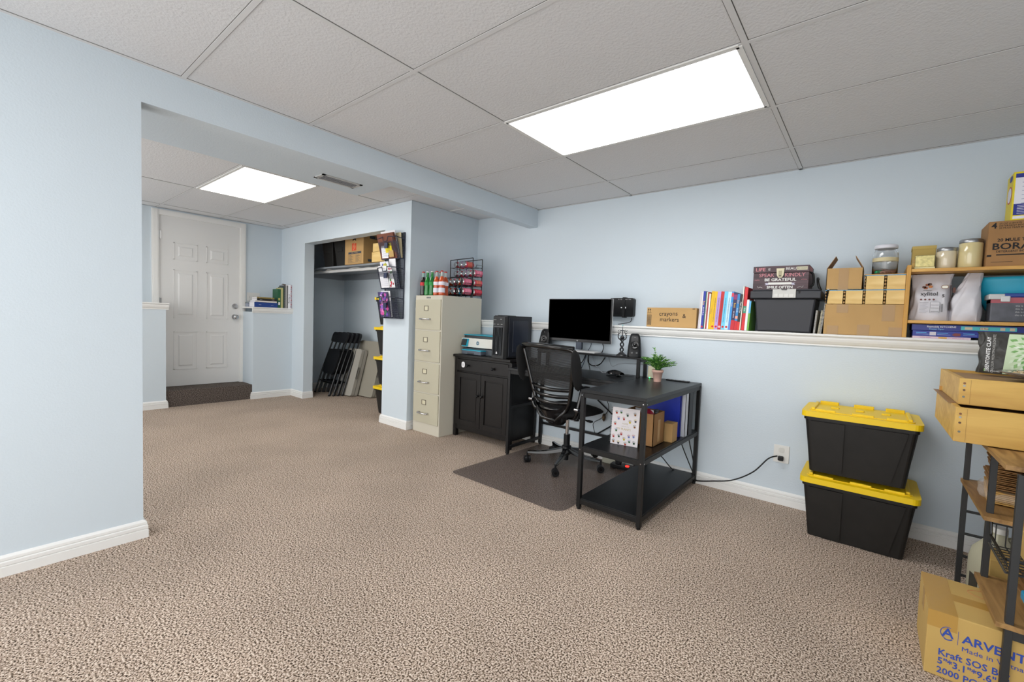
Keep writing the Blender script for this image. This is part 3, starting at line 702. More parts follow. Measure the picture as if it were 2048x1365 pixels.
# ================================================================== OFFICE CHAIR ON ITS MAT
CX, CY, CRZ = .905, -.64, -.20
ch = thing('office_chair', 'black mesh back swivel office chair with armrests on the clear floor mat', 'chair', (CX, CY, .006), CRZ)
# local: faces +Y
m = MB(); m.lathe([(.030, .075), (.038, .08), (.042, .12), (.038, .145), (.028, .15)], BLKPL); m.cyl((0, 0, .03), (0, 0, .08), .020, BLKPL); m.build('base_hub', ch)
A0 = math.radians(-70)-CRZ+.0
for i in range(5):
    a = A0+i*2*PI/5; c, s = math.cos(a), math.sin(a)
    m = MB(); n = 7; vs = []
    for k in range(n):
        t = k/(n-1); r = .03+.285*t; wz = .026-.012*t; z = .115-.03*t-.012*math.sin(PI*t); hgt = .034-.018*t
        for (q, zz) in ((-wz, z-hgt/2), (wz, z-hgt/2), (wz*.7, z+hgt/2), (-wz*.7, z+hgt/2)): vs.append((r*c-q*s, r*s+q*c, zz))
    m.add(vs, [(k*4+j, k*4+(j+1) % 4, (k+1)*4+(j+1) % 4, (k+1)*4+j) for k in range(n-1) for j in range(4)]+[(3, 2, 1, 0), tuple(range((n-1)*4, n*4))], BLKGL); m.build('base_leg', ch, bevel=.003)
    w_ = MB(); x, y = .315*c, .315*s; b = a+[.4, 2.2, 1.2, -.9, .3][i]; cb, sb_ = math.cos(b), math.sin(b)
    w_.cyl((x, y, .045), (x, y, .085), .008, BLKPL)
    for q in (-1, 1): w_.cyl((x+.004*q*cb, y+.004*q*sb_, .0275), (x+.024*q*cb, y+.024*q*sb_, .0275), .0275, BLKPL, seg=20)
    w_.cyl((x-.026*cb, y-.026*sb_, .030), (x+.026*cb, y+.026*sb_, .030), .012, BLKGL)
    w_.build('caster', ch)
m = MB(); m.cyl((0, 0, .15), (0, 0, .24), .026, BLKPL); m.cyl((0, 0, .24), (0, 0, .39), .015, CHROME); m.build('gas_lift', ch)
m = MB(); m.box(-.07, .07, -.16, .10, .375, .405, BLKPL); m.box(-.12, .12, -.05, .05, .40, .42, BLKPL); m.cyl((.06, .0, .39), (.24, .02, .385), .006, BLKPL); m.box(.20, .245, .005, .035, .378, .392, BLKPL); m.cyl((0, .10, .335), (0, .10, .385), .024, BLKPL)
m.build('tilt_mechanism', ch, bevel=.003)
# seat: rounded cushion, waterfall front
def seatP(u, v):
    a = 2*PI*u; ex = .7
    cx = abs(math.cos(a))**ex*(1 if math.cos(a) > 0 else -1); sy = abs(math.sin(a))**ex*(1 if math.sin(a) > 0 else -1)
    if v < .5: r = math.sin(v*PI)**.55
    else: r = math.sin(v*PI)**.55
    z = .445 - .034*math.cos(v*PI)
    y = .245*sy*r+.015; x = .250*cx*r
    if y > .12: z -= (y-.12)**2*1.4
    if v < .5: z -= .03*max(0, .6-abs(x)/.25)*0
    return (x, y, z + .02*(y < -.1)*0)
m = MB(); m.grid(seatP, 36, 14, FABRIC, closeu=True); m.build('seat', ch)
# backrest frame: curved loop, mesh panel, four lumbar slats
def backpt(s, z):          # s = -1..1 across, z above floor
    t = (z-.50)/.46
    hw = (.175+.115*min(1, max(0, t))**.7) if z > .5 else .175*(max(0, (z-.36)/.14))**.5
    y = -.235-.075*max(0, t)**1.2-.01*(1-t)*0 + .055*s*s*(1 if z > .45 else .6)
    return Vector((hw*s, y, z))
outl = []
for i in range(13): outl.append(backpt(1, .39+(.93-.39)*i/12)+Vector((0, 0, 0)))
top = [backpt(s, .945+.012*(1-s*s)) for s in [x/8 for x in range(7, -8, -1)]]
left = [Vector((-p.x, p.y, p.z)) for p in outl[::-1]]
loop = outl+top+left
m = MB()
rad = [.020-.006*min(1, i/12) for i in range(13)]
m.tube(smoothpath(loop, 3), .017, BLKGL, seg=10, closed=True)
m.tube([backpt(s, .955+.008*(1-s*s)) for s in [x/8 for x in range(8, -9, -1)]], .017, BLKGL, seg=10)
m.build('back_frame', ch)
MESHM = bpy.data.materials.new('chair_mesh'); MESHM.use_nodes = True; nt = MESHM.node_tree; b_ = nt.nodes['Principled BSDF']
b_.inputs['Base Color'].default_value = lin('#151618'); b_.inputs['Roughness'].default_value = .6
tc = nt.nodes.new('ShaderNodeTexCoord'); wv = nt.nodes.new('ShaderNodeTexWave'); wv.bands_direction = 'Z'; wv.inputs['Scale'].default_value = 38
nt.links.new(tc.outputs['Object'], wv.inputs['Vector']); mr = nt.nodes.new('ShaderNodeMapRange'); mr.inputs[1].default_value = .25; mr.inputs[2].default_value = .45; mr.inputs[3].default_value = .62; mr.inputs[4].default_value = 1
nt.links.new(wv.outputs[0], mr.inputs[0]); nt.links.new(mr.outputs[0], b_.inputs['Alpha'])
m = MB(); m.grid(lambda u, v: backpt(-1+2*u, .655+.295*v)+Vector((0, .004, 0)), 17, 12, MESHM); m.build('mesh_panel', ch)
for i in range(4):
    z0 = .625-i*.052
    m = MB()
    def sl(u, v, z0=z0):
        s = -1+2*u; p = backpt(s, z0+.030*v-.012*(1-s*s)); return p+Vector((0, -.012*math.sin(PI*v), 0))
    m.grid(sl, 17, 5, BLKGL); m.grid(lambda u, v: sl(u, 1-v)+Vector((0, .006, 0)), 17, 5, BLKGL); m.build('lumbar_slat', ch)
m = MB()
def shell(u, v):
    s = -1+2*u; z = .345+.115*v+.07*v*abs(s)**2.5; hw = .185*(.40+.60*v**.6); return Vector((hw*s, -.240+.05*s*s+.055*(1-v)-.012*v, z))
m.grid(shell, 15, 8, BLKGL); m.grid(lambda u, v: shell(1-u, v)+Vector((0, .018, 0)), 15, 8, BLKGL); m.box(-.04, .04, -.20, -.10, .365, .395, BLKPL)
m.build('back_shell', ch)
for s in (-1, 1):
    ar = MB(); ar.tube(smoothpath([(s*.10, -.08, .40), (s*.235, -.15, .44), (s*.262, -.15, .54), (s*.262, -.12, .655)]), .016, BLKGL, seg=8)
    ar.box(s*.262-.022, s*.262+.022, -.17, -.06, .650, .668, BLKPL); ar.cyl((s*.245, -.17, .50), (s*.285, -.17, .50), .014, CHROME); a_ = ar.build('arm_support', ch)
    # pads flipped upright: long flat pads standing up at either side of the back
    pd = MB()
    def padP(u, v, s=s):
        a = 2*PI*v; k = math.sin(PI*min(max(u, .0), 1))**.35
        ln = -.15+.30*u
        return Vector((s*.318+.020*math.cos(a)*k, -.22+.050*math.sin(a)*k-.05*u+.05*u*u*0, .80+ln*1.0+.0))
    pd.grid(lambda u, v: padP(v, u), 20, 16, FABRIC, closeu=True); pd.build('arm_pad', ch)
    MB().tube([(s*.262, -.12, .66), (s*.278, -.19, .70)], .013, BLKPL).build('arm_joint', ch)

# ------------------------------------------------------------------ chair mat: clear textured plastic
MATP = bpy.data.materials.new('clear_mat'); MATP.use_nodes = True; b_ = MATP.node_tree.nodes['Principled BSDF']
b_.inputs['Base Color'].default_value = lin('#665c5a'); b_.inputs['Roughness'].default_value = .3; b_.inputs['Alpha'].default_value = .38
nt = MATP.node_tree; n2 = nt.nodes.new('ShaderNodeTexNoise'); n2.inputs['Scale'].default_value = 160; bp = nt.nodes.new('ShaderNodeBump'); bp.inputs['Strength'].default_value = .5; bp.inputs['Distance'].default_value = .002
tc = nt.nodes.new('ShaderNodeTexCoord'); nt.links.new(tc.outputs['Object'], n2.inputs['Vector']); nt.links.new(n2.outputs[0], bp.inputs['Height']); nt.links.new(bp.outputs[0], b_.inputs['Normal'])
out = []
for (x, y, r, a) in ((1.385, -.35, .02, 0), (.42, -.35, .02, 90), (.385, -1.395, .04, 180), (1.40, -1.415, .085, 270)):
    a0 = math.radians(a); sx = 1 if a in (0, 270) else -1; sy = 1 if a in (0, 90) else -1
    for k in range(6):
        t = a0+PI/2*k/5; out.append((x-sx*r+r*math.cos(t), y-sy*r+r*math.sin(t)))
m = MB(); m.prism(out, .002, .006, 'Z', MATP); m.build('chair_mat', label='smoky see-through plastic floor mat under the office chair', cat='floor mat')

# ------------------------------------------------------------------ cables and power by the desk
def cable(name, label, pts, r=.003, m=BLKPL, n=8, cat='cable'):
    return MB().tube(smoothpath(pts, n), r, m, seg=7).build(name, label=label, cat=cat)
cable('cable', 'long black cord running from the wall outlet along the baseboard to the desk', [(2.38, -.345, .325), (2.33, -.37, .30), (2.25, -.40, .20), (2.13, -.42, .12), (2.0, -.44, .085), (1.90, -.42, .055), (1.80, -.37, .03), (1.70, -.36, .012), (1.55, -.345, .012)], .0045)
cable('cable', 'black cable bundle drooping behind the low desk shelf on the right', [(1.86, -.33, .02), (1.80, -.345, .15), (1.74, -.35, .28), (1.70, -.35, .40), (1.70, -.345, .60), (1.69, -.35, .73)], .004)
cable('cable', 'second black cable looping down at the right rear of the desk', [(1.80, -.335, .01), (1.84, -.345, .12), (1.80, -.35, .30), (1.76, -.33, .45), (1.74, -.33, .73)], .004)
cable('cable', 'black cable curving under the middle shelf of the desk', [(1.86, -.36, .012), (1.70, -.37, .07), (1.60, -.40, .17), (1.48, -.36, .19), (1.36, -.345, .10), (1.25, -.36, .03)], .004)
cable('cable', 'black cable lying in loops on the carpet beneath the desk', [(1.20, -.36, .01), (1.30, -.48, .012), (1.42, -.42, .012), (1.50, -.36, .014), (1.62, -.38, .014), (1.60, -.46, .012), (1.48, -.47, .012)], .004)
cable('cable', 'short coil of black cable hanging under the middle shelf', [(1.62, -.50, .36), (1.60, -.50, .30), (1.63, -.50, .27), (1.66, -.50, .31), (1.63, -.50, .36)], .004)
cable('cable', 'black wire looping below the tabletop behind the chair seat', [(1.02, -.345, .71), (1.03, -.345, .60), (1.12, -.36, .57), (1.25, -.36, .62), (1.36, -.35, .70)], .003)
cable('cable', 'black wire hanging down from the desk near the inline switch', [(1.03, -.345, .70), (1.08, -.35, .55), (1.12, -.36, .45), (1.06, -.36, .36), (.98, -.36, .30), (1.0, -.36, .22)], .0028)
cable('cable', 'thick black wire loop below the riser shelf at the centre', [(.90, -.345, .90), (.90, -.36, .82), (.95, -.36, .79), (1.02, -.36, .81), (1.06, -.35, .87)], .0045)
cable('cable', 'black wire loop below the riser shelf to the left', [(.74, -.345, .90), (.73, -.36, .82), (.78, -.36, .79), (.84, -.36, .81), (.87, -.35, .88)], .0045)
cable('cable', 'dark blue grey wire dropping from the riser to the desk', [(.88, -.36, .88), (.86, -.36, .81), (.84, -.37, .75)], .003, C_('#33415a'))
cable('cable', 'black wire falling straight down behind the desk centre', [(.90, -.36, .88), (.91, -.36, .80), (.93, -.37, .75)], .003)
cable('cable', 'thin white wire curling from the riser shelf to the desk gadget', [(.93, -.35, .88), (.98, -.37, .80), (1.06, -.40, .75), (1.12, -.45, .753), (1.17, -.48, .76)], .0022, C_('#c9ccd6'))
cable('cable', 'thin grey wire running along the wall under the riser shelf', [(1.08, -.335, .88), (1.12, -.335, .80), (1.2, -.335, .83), (1.40, -.335, .84)], .0018, C_('#a9adb8'))
cable('cable', 'black monitor cable dropping from the screen corner to the riser shelf', [(1.03, -.36, .99), (1.04, -.35, .95), (1.03, -.36, .905)], .0035)
cable('cable', 'dark grey cable between monitor stand and riser shelf', [(.92, -.36, 1.0), (.91, -.34, .96), (.885, -.35, .905)], .003, C_('#3c4658'))
cable('cable', 'thin black wire from the wall modem down to the monitor', [(1.12, -.02, 1.21), (1.12, -.03, 1.18), (1.09, -.04, 1.165), (1.0, -.04, 1.15)], .003)
cable('cable', 'thin black wire curling from the gadget on the desk', [(1.30, -.50, .752), (1.33, -.47, .75), (1.38, -.46, .75)], .003)
ps = thing('surge_protector', 'black power strip with a glowing red switch on the carpet under the desk', 'power strip', (1.37, -.42, .002), .1)
MB().box(-.16, .16, -.03, .03, 0, .035, BLKPL).build('strip_body', ps, bevel=.005)
MB().box(-.03, -.005, -.031, -.015, .03, .04, mat('red_led', '#ff2a20', .4, emit='#ff2018', estr=3)).build('switch', ps)
m = MB(); m.box(.03, .06, -.025, .025, .035, .075, BLKPL); m.build('plug', ps, bevel=.003)
for (a, b, h_) in ((.09, .12, .065), (-.12, -.08, .07)): MB().box(a, b, -.022, .022, .035, h_, BLKPL).build('plug', ps, bevel=.003)
ad = thing('power_adapter', 'pale box shaped adapter by the baseboard under the desk', 'adapter', (1.16, -.37, .0))
MB().box(-.06, .06, -.025, .025, 0, .05, C_('#a6a596')).build('adapter_body', ad, bevel=.004); MB().tube([(.06, 0, .02), (.075, 0, .008), (.085, -.01, .006)], .003, BLKPL).build('lead', ad)
sw = thing('inline_switch', 'small brown oval inline switch hanging from a wire under the desk', 'switch', (1.075, -.352, .33))
MB().lathe([(.001, 0), (.012, .012), (.016, .035), (.012, .058), (.001, .07)], C_('#4b3a24', .4)).build('switch_body', sw); MB().box(-.004, .004, -.017, -.012, .025, .045, C_('#9a7c4c')).build('rocker', sw)
# wall outlet
ou = thing('wall_outlet', 'white outlet plate low on the blue wall left of the yellow lidded totes', 'outlet', (2.398, -.31, .335))
m = MB(); m.box(-.046, .046, -.006, 0, -.058, .058, C_('#dcdcd8', .4)); m.build('plate', ou, bevel=.002)
m = MB()
for dz in (-.026, .026): m.prism(rr(.034, .036, .012), -.008, -.006, 'Y', C_('#cfcfca', .4), M=T(0, 0, dz))
m.build('sockets', ou)
m = MB(); m.box(-.016, .016, -.034, -.008, -.040, -.012, BLKPL); m.build('plug', ou, bevel=.004)

# ================================================================== STORAGE TOTES
def tote(loc, rz, w_, d_, h, label, group, lid=True):
    t = thing('storage_tote', label, 'storage bin', loc, rz, group)
    bw, bd = w_*.80, d_*.80; hb = h-.03
    m = MB(); tk = .0
    def ring(ww, dd, z, r=.02): return [(p[0], p[1], z) for p in rr(ww, dd, r, 4)]
    L_ = [ring(bw, bd, 0), ring(w_*.92, d_*.90, hb-.03), ring(w_*.95, d_*.93, hb-.03), ring(w_*.95, d_*.93, hb)]
    n = len(L_[0]); vs = [p for q in L_ for p in q]
    m.add(vs, [(k*n+i, k*n+(i+1) % n, (k+1)*n+(i+1) % n, (k+1)*n+i) for k in range(3) for i in range(n)]+[tuple(range(n))[::-1], tuple(range(3*n, 4*n))], TOTE)
    for sy in (-1, 1):                 # raised panels on the long faces
        for (a, b) in ((-.43, -.12), (.04, .42)):
            yb, yt = sy*bd/2, sy*d_*.90/2; e = sy*.012
            z0_, z1_ = hb*.06, hb-.035; f0 = .04/hb; 
            def Y(z): return yb+(yt-yb)*z/hb
            q0, q1 = [(a*bw*.92+.015, Y(z0_), z0_), (b*bw*.92-.012, Y(z0_), z0_)], [(a*w_*.95, Y(z1_), z1_), (b*w_*.93, Y(z1_), z1_)]
            vs = [q0[0], q0[1], q1[1], q1[0]]; vs2 = [(p[0], p[1]+e, p[2]) for p in vs]
            m.hexa(vs, vs2, TOTE)
    for sx in (-1, 1):
        m.hexa([(sx*bw/2*1.03, -d_*.28, hb*.45), (sx*bw/2*1.03, d_*.28, hb*.45), (sx*w_*.45, d_*.30, hb-.03), (sx*w_*.45, -d_*.30, hb-.03)], [(sx*(bw/2+.02), -d_*.28, hb*.45), (sx*(bw/2+.02), d_*.28, hb*.45), (sx*w_*.472, d_*.30, hb-.03), (sx*w_*.472, -d_*.30, hb-.03)], TOTE)
    m.build('tub', t)
    if lid:
        m = MB(); o1 = rr(w_, d_, .035, 5); z = hb-.012
        m.prism(o1, z, z+.030, 'Z', YELLOW); m.prism(rr(w_*.88, d_*.80, .03, 5), z+.030, z+.034, 'Z', YELLOW)
        # raised rim blocks
        for (a, b) in ((-.38, -.20), (-.06, .12), (.22, .38)):
            m.box(a*w_, b*w_, -d_*.40, -d_*.34, z+.03, z+.042, YELLOW); m.box(a*w_, b*w_, d_*.34, d_*.40, z+.03, z+.052, YELLOW)
        m.box(-w_*.42, -w_*.385, -d_*.34, d_*.36, z+.03, z+.045, YELLOW); m.box(w_*.385, w_*.42, -d_*.34, d_*.36, z+.03, z+.045, YELLOW)
        for q in (-.22, 0, .22): m.box(q*w_-.02, q*w_+.02, -.01, .01, z+.03, z+.042, YELLOW, M=Matrix.Rotation(.0, 4, 'Z'))
        m.build('lid', t, bevel=.004)
    return t
tote((2.815, -.525, .0), 0, .53, .38, .348, 'black tote with yellow lid on the carpet, bottom of the pair beside the wall outlet', 'yellow lidded totes by the half wall')
tote((2.803, -.525, .368), 0, .53, .38, .352, 'black tote with yellow lid stacked on top of another beside the wall outlet', 'yellow lidded totes by the half wall')
for i in range(4):
    tote((-1.47, -.50, .345*i), 0, .74, .42, .326, 'black tote with yellow lid in the closet stack, %s from the floor' % ORD[i] if i else 'black tote with yellow lid on the floor at the bottom of the closet stack', 'stacked totes in the closet')

# ================================================================== CLOSET CONTENTS
cs = thing('closet_shelf', 'painted grey closet shelf with a hanging rod', 'shelf', (-2.2, -.38, 1.76))
m = MB(); m.box(-1.655, 1.205, -.27, .37, -.02, 0, C_('#8c9299', .6)); m.build('shelf_board', cs)
m = MB(); m.box(-1.655, -1.635, -.27, .37, -.10, -.02, C_('#8c9299', .6)); m.box(-1.655, 1.205, .35, .37, -.10, -.02, C_('#8c9299', .6)); m.build('cleat', cs)
m = MB(); m.cyl((-1.63, -.20, -.055), (1.205, -.20, -.055), .016, C_('#d6d6d6', .35)); m.build('rod', cs)
m = MB(); m.cyl((-1.635, -.20, -.055), (-1.62, -.20, -.055), .032, STEEL); m.build('rod_socket', cs)
rg = MB(); rnd = random.Random(3); pts = [(-1.3+i*.12, -.21+rnd.uniform(-.012, .012), -.035+rnd.uniform(-.01, .006)) for i in range(16)]
rg.tube(smoothpath([(-2.2+p[0], -.38+p[1], 1.76+p[2]) for p in pts], 4), .008, C_('#c9c7c2', .9), seg=6); rg.build('lace_ribbon', label='off white crumpled ribbon lying along the closet rod', cat='ribbon')
def dtote(x, label):
    t = thing('storage_tote', label, 'storage bin', (x, -.46, 1.76), PI/2, 'totes on the closet shelf')
    m = MB(); w_, d_, hb = .42, .29, .375
    m.hexa([(-w_*.42, -d_*.38, 0), (w_*.42, -d_*.38, 0), (w_*.42, d_*.38, 0), (-w_*.42, d_*.38, 0)], [(-w_/2, -d_/2, hb), (w_/2, -d_/2, hb), (w_/2, d_/2, hb), (-w_/2, d_/2, hb)], TOTE)
    m.box(-w_*.475, -w_*.42, -.07, .07, .18, .24, TOTE); m.box(-.16, .16, -.08, .08, -.0, .01, TOTE)
    m.build('tub', t, bevel=.012); MB().box(-w_/2-.008, w_/2+.008, -d_/2-.008, d_/2+.008, hb, hb+.022, YELLOW).build('lid', t, bevel=.004)
dtote(-3.05, 'black tote with yellow lid, leftmost on the closet shelf'); dtote(-2.735, 'black tote with yellow lid on the closet shelf beside the moving box')
hb_ = thing('moving_box', 'large cardboard moving box with orange logo on the closet shelf', 'box', (-2.345, -.44, 1.76))
m = MB(); m.box(-.215, .215, -.24, .40, 0, .37, CARD); m.build('carton', hb_, bevel=.004)
m = MB(); y = -.2405
m.prism([(-.03, .28), (-.03, .30), (-.018, .318), (.03, .318), (.045, .30), (.045, .28), (.02, .295), (-.01, .295)], y-.0006, y, 'Y', C_('#1a1512', .9)); m.build('hand_hole', hb_)
m = MB(); OG = C_('#d1502a', .7); ST = C_('#3e4650', .7)
m.box(-.045, .055, y-.0006, y, .165, .255, OG); m.text('HOME', .02, C_('#d9b48a'), T(.0, y-.0008, .235) @ FR @ Matrix.Rotation(.7, 4, 'Z'), ext=.0001); m.text('THE\nDEPOT', .022, C_('#d9b48a'), T(.008, y-.0008, .205) @ FR @ Matrix.Rotation(.7, 4, 'Z'), ext=.0001)
m.box(-.13, .17, y-.0006, y, .125, .150, ST); m.text('SMALL   PEQUENO', .018, C_('#c8a27a'), T(.02, y-.0008, .137) @ FR, ext=.0001)
for k in range(9):
    m.box(-.11, -.11+.05+.02*(k % 3), y-.0006, y, .108-k*.010, .111-k*.010, ST); m.box(.04, .04+.06+.02*((k+1) % 3), y-.0006, y, .108-k*.010, .111-k*.010, ST)
m.box(-.13, -.128, y-.0006, y, .02, .125, ST); m.box(.168, .17, y-.0006, y, .02, .125, ST); m.box(-.13, .17, y-.0006, y, .018, .020, ST)
x = .2155; m.box(x, x+.0006, -.16, .10, .31, .345, ST); m.text('MEDIUM', .032, C_('#c8a27a'), T(x+.001, -.03, .327) @ face_matrix('right'), ext=.0001); m.box(x, x+.0006, .05, .27, .12, .27, OG); m.box(x, x+.0006, -.18, -.08, .03, .06, ST)
m.build('print', hb_)
for nm, z, hh, lab, dx in (('wooden_crate', 1.76, .115, 'pine box on the closet shelf, lower of the two', 0), ('wooden_crate', 1.878, .095, 'pine box on the closet shelf, upper of the two', .01)):
    t = thing(nm, lab, 'crate', (-1.72+dx, -.48, z), 0, 'pine boxes on the closet shelf')
    m = MB(); w2 = .19-dx; 
    m.box(-w2, w2, -.22, -.205, 0, hh, PINE).box(-w2, w2, .205, .22, 0, hh, PINE).box(-w2, -w2+.015, -.205, .205, 0, hh, PINE).box(w2-.015, w2, -.205, .205, 0, hh, PINE); m.build('sides', t, bevel=.001)
    MB().box(-w2+.015, w2-.015, -.205, .205, .0, .008, PINE).build('bottom', t); MB().box(-w2+.012, w2-.012, -.20, .20, hh-.006, hh+.001, PINE).build('lid', t)
tiny = thing('small_block', 'small pine offcut lying on the closet pine boxes', 'block', (-1.62, -.52, 1.974)); MB().box(-.05, .05, -.04, .04, 0, .03, PINE).build('block_body', tiny, bevel=.002)
hk = thing('hook', 'white screw hook in the closet header', 'hook', (-1.385, -.86, 2.04))
MB().tube(smoothpath([(0, 0, 0), (0, 0, -.018), (-.014, 0, -.032), (-.004, 0, -.048), (.012, 0, -.040), (.014, 0, -.028)]), .0035, WHITE).build('hook_wire', hk); MB().cyl((0, 0, -.003), (0, 0, 0), .009, WHITE).build('hook_flange', hk)

# folding chairs leaning
def folding_chair(i):
    t = thing('folding_chair', ['black folding chair leaning in the closet, nearest the left, with its whole seat showing', 'black folding chair leaning in the closet, second in the stack', 'black folding chair leaning in the closet, third in the stack', 'black folding chair leaning in the closet, rearmost against the tables'][i], 'chair', (-3.31+i*.030, -.585+.046*i, 0), group='folding chairs leaning in the closet', rot=(math.radians(-17), 0, math.radians(-2)))
    hw = .215; r = .011
    for s in (-1, 1):
        MB().tube(smoothpath([(s*hw, 0, .012), (s*hw, 0, .45), (s*(hw-.01), .012, .86)], 5), r, BLKGL).build('leg', t)
        MB().tube([(s*(hw-.028), .030, .012), (s*(hw-.028), .018, .60)], r*.9, BLKGL).build('leg', t)
        MB().cyl((s*hw, 0, 0), (s*hw, 0, .02), .014, BLKMAT).build('foot', t)
    m = MB(); m.prism([(x, z) for x, z in rr(2*hw+.01, .145, .045, cx=0, cy=.835)], -.012, .018, 'Y', C_('#15161a', .45)); m.build('backrest', t, bevel=.006)
    m = MB(); m.prism([(x*(1-.12*((.60-z)/.3)), z) for x, z in rr(2*hw-.05, .36, .09, cx=0, cy=.475)], -.020, .002, 'Y', C_('#15161a', .5)); m.build('seat', t, bevel=.008)
    m = MB(); m.tube([(-hw, 0, .19), (hw, 0, .19)], .009, BLKGL); m.tube([(-hw+.028, .027, .175), (hw-.028, .027, .175)], .009, BLKGL); m.build('crossbar', t)
for i in range(4): folding_chair(i)
def folded_table(loc, rot, w_, h, label, tone):
    t = thing('folding_table', label, 'folding table', loc, group='folded tables in the closet', rot=rot)
    for k, y in enumerate((-.024, .026)):
        m = MB(); m.prism(rr(w_, h, .035, cx=0, cy=h/2), y-.022, y+.022, 'Y', tone); m.build('table_half', t, bevel=.008)
    m = MB(); m.tube([(w_/2+.001, -.03, h*.36), (w_/2+.014, -.03, h*.38), (w_/2+.014, -.03, h*.60), (w_/2+.001, -.03, h*.62)], .006, C_('#6c6962')); m.build('handle', t)
    MB().box(w_/2-.002, w_/2+.002, -.040, -.012, h*.37, h*.61, C_('#4a4844')).build('grip_recess', t)
folded_table((-3.02, -.375, .003), (math.radians(-14), 0, math.radians(3)), .33, .66, 'small light grey folded table leaning next to the folding chairs', C_('#a8a49b', .55))
folded_table((-2.84, -.245, .003), (math.radians(-13), 0, math.radians(4)), .53, .775, 'larger grey beige folded table leaning behind the small one', C_('#9a9588', .6))

# wall file organiser on the pillar
og = thing('wall_file_organizer', 'dark blue wire mesh wall organizer with three pockets hung on the pillar', 'organizer', (-1.13, -.90, 1.12))
ow, oh = .165, .86
MESHN = bpy.data.materials.new('wire_mesh'); MESHN.use_nodes = True; nt = MESHN.node_tree; b_ = nt.nodes['Principled BSDF']; b_.inputs['Base Color'].default_value = lin('#23283c'); b_.inputs['Roughness'].default_value = .5
tc = nt.nodes.new('ShaderNodeTexCoord'); sep = nt.nodes.new('ShaderNodeSeparateXYZ'); nt.links.new(tc.outputs['Object'], sep.inputs[0])
def fract(i_):
    a = nt.nodes.new('ShaderNodeMath'); a.operation = 'MULTIPLY'; a.inputs[1].default_value = 95; nt.links.new(sep.outputs[i_], a.inputs[0])
    b = nt.nodes.new('ShaderNodeMath'); b.operation = 'FRACT'; nt.links.new(a.outputs[0], b.inputs[0])
    c = nt.nodes.new('ShaderNodeMath'); c.operation = 'LESS_THAN'; c.inputs[1].default_value = .30; nt.links.new(b.outputs[0], c.inputs[0]); return c
c1, c2 = fract(0), fract(2); mxx = nt.nodes.new('ShaderNodeMath'); mxx.operation = 'MAXIMUM'; nt.links.new(c1.outputs[0], mxx.inputs[0]); nt.links.new(c2.outputs[0], mxx.inputs[1]); nt.links.new(mxx.outputs[0], b_.inputs['Alpha'])
m = MB(); m.tube([(-ow, -.008, 0), (ow, -.008, 0), (ow, -.008, oh), (-ow, -.008, oh)], .005, NAVYM, closed=True); m.build('back_frame', og)
MB().box(-ow, ow, -.008, -.007, 0, oh, MESHN).build('back_mesh', og)
for i, z in enumerate((.0, .30, .60)):
    m = MB(); hgt = .215
    o = [(-ow-.0, -.008, z+hgt-.02), (-ow-.0, -.10, z+hgt-.01), (-.06, -.115, z+hgt), (-.045, -.115, z+hgt-.045), (.02, -.115, z+hgt-.045), (.035, -.115, z+hgt), (ow, -.10, z+hgt-.01), (ow, -.008, z+hgt-.02)]
    m.tube(o, .004, NAVYM, seg=6); m.tube([(-ow, -.008, z), (-ow, -.05, z), (ow, -.05, z), (ow, -.008, z)], .005, NAVYM, seg=6)
    m.tube([(-ow, -.05, z), (-ow, -.10, z+hgt-.01)], .004, NAVYM, seg=6); m.tube([(ow, -.05, z), (ow, -.10, z+hgt-.01)], .004, NAVYM, seg=6); m.tube([(.10, -.05, z), (.10, -.108, z+hgt-.005)], .003, NAVYM, seg=6)
    m.add([(-ow, -.05, z), (ow, -.05, z), (ow, -.10, z+hgt-.045), (-ow, -.10, z+hgt-.045)], [(0, 1, 2, 3)], MESHN)
    m.add([(-ow, -.008, z), (ow, -.008, z), (ow, -.05, z), (-ow, -.05, z)], [(0, 1, 2, 3)], MESHN)
    m.box(-.030, .022, -.112, -.104, z+hgt-.115, z+hgt-.062, C_('#1d2748', .5)); m.build('pocket', og)
def sheet(nm, lab, cat, x0, x1, z0, z1, y0, lean, m_, th=.003, deco=None, group='papers in the wall organizer'):
    t = thing(nm, lab, cat, ((x0+x1)/2-1.13, -.90+y0, 1.12+z0), group=group, rot=(lean, 0, 0))
    w2 = (x1-x0)/2; h_ = z1-z0
    MB().box(-w2, w2, -th, 0, 0, h_, m_).build('sheet', t)
    if deco:
        m = MB(); deco(m, w2, h_, -th-.0003); m.build('print', t)
LN = .20
def lines(colr, n, frac=1):
    def f(m, w2, h_, y):
        for k in range(n): m.box(-w2*.85, w2*.85*frac, y, y+.0003, h_*(.08+.84*k/n), h_*(.08+.84*k/n)+.0025, C_(colr))
    return f
def blobs(cols, n, seed, r=.02):
    def f(m, w2, h_, y):
        q = random.Random(seed)
        for k in range(n):
            cx, cz, rr_ = q.uniform(-w2+r, w2-r), q.uniform(r, h_-r), q.uniform(r*.5, r); c = C_(q.choice(cols), .7)
            ps = [(cx+rr_*(1+.25*math.sin(5*t+k))*math.cos(t), cz+rr_*(1+.25*math.sin(5*t+k))*math.sin(t)) for t in [2*PI*j/14 for j in range(14)]]
            m.prism(ps, y-.0002*(k+1)*.2, y, 'Y', c)
    return f
sheet('accordion_folder', 'brown folder in the top pocket of the wall organizer', 'folder', -.17, .11, .61, .86, -.035, .24, C_('#6e3a26', .7), .02)
sheet('paper_sheet', 'white sheet standing behind the brown folder', 'paper', -.15, .10, .61, .885, -.018, .22, PAPER, .003)
sheet('envelope', 'cream envelope edge right of the brown folder', 'envelope', .05, .145, .61, .86, -.014, .10, C_('#c9bc98', .8), .004)
sheet('note_paper', 'lined white note in front of the brown folder', 'paper', -.13, -.02, .61, .78, -.066, .15, PAPER, .001, lines('#7f87a0', 14))
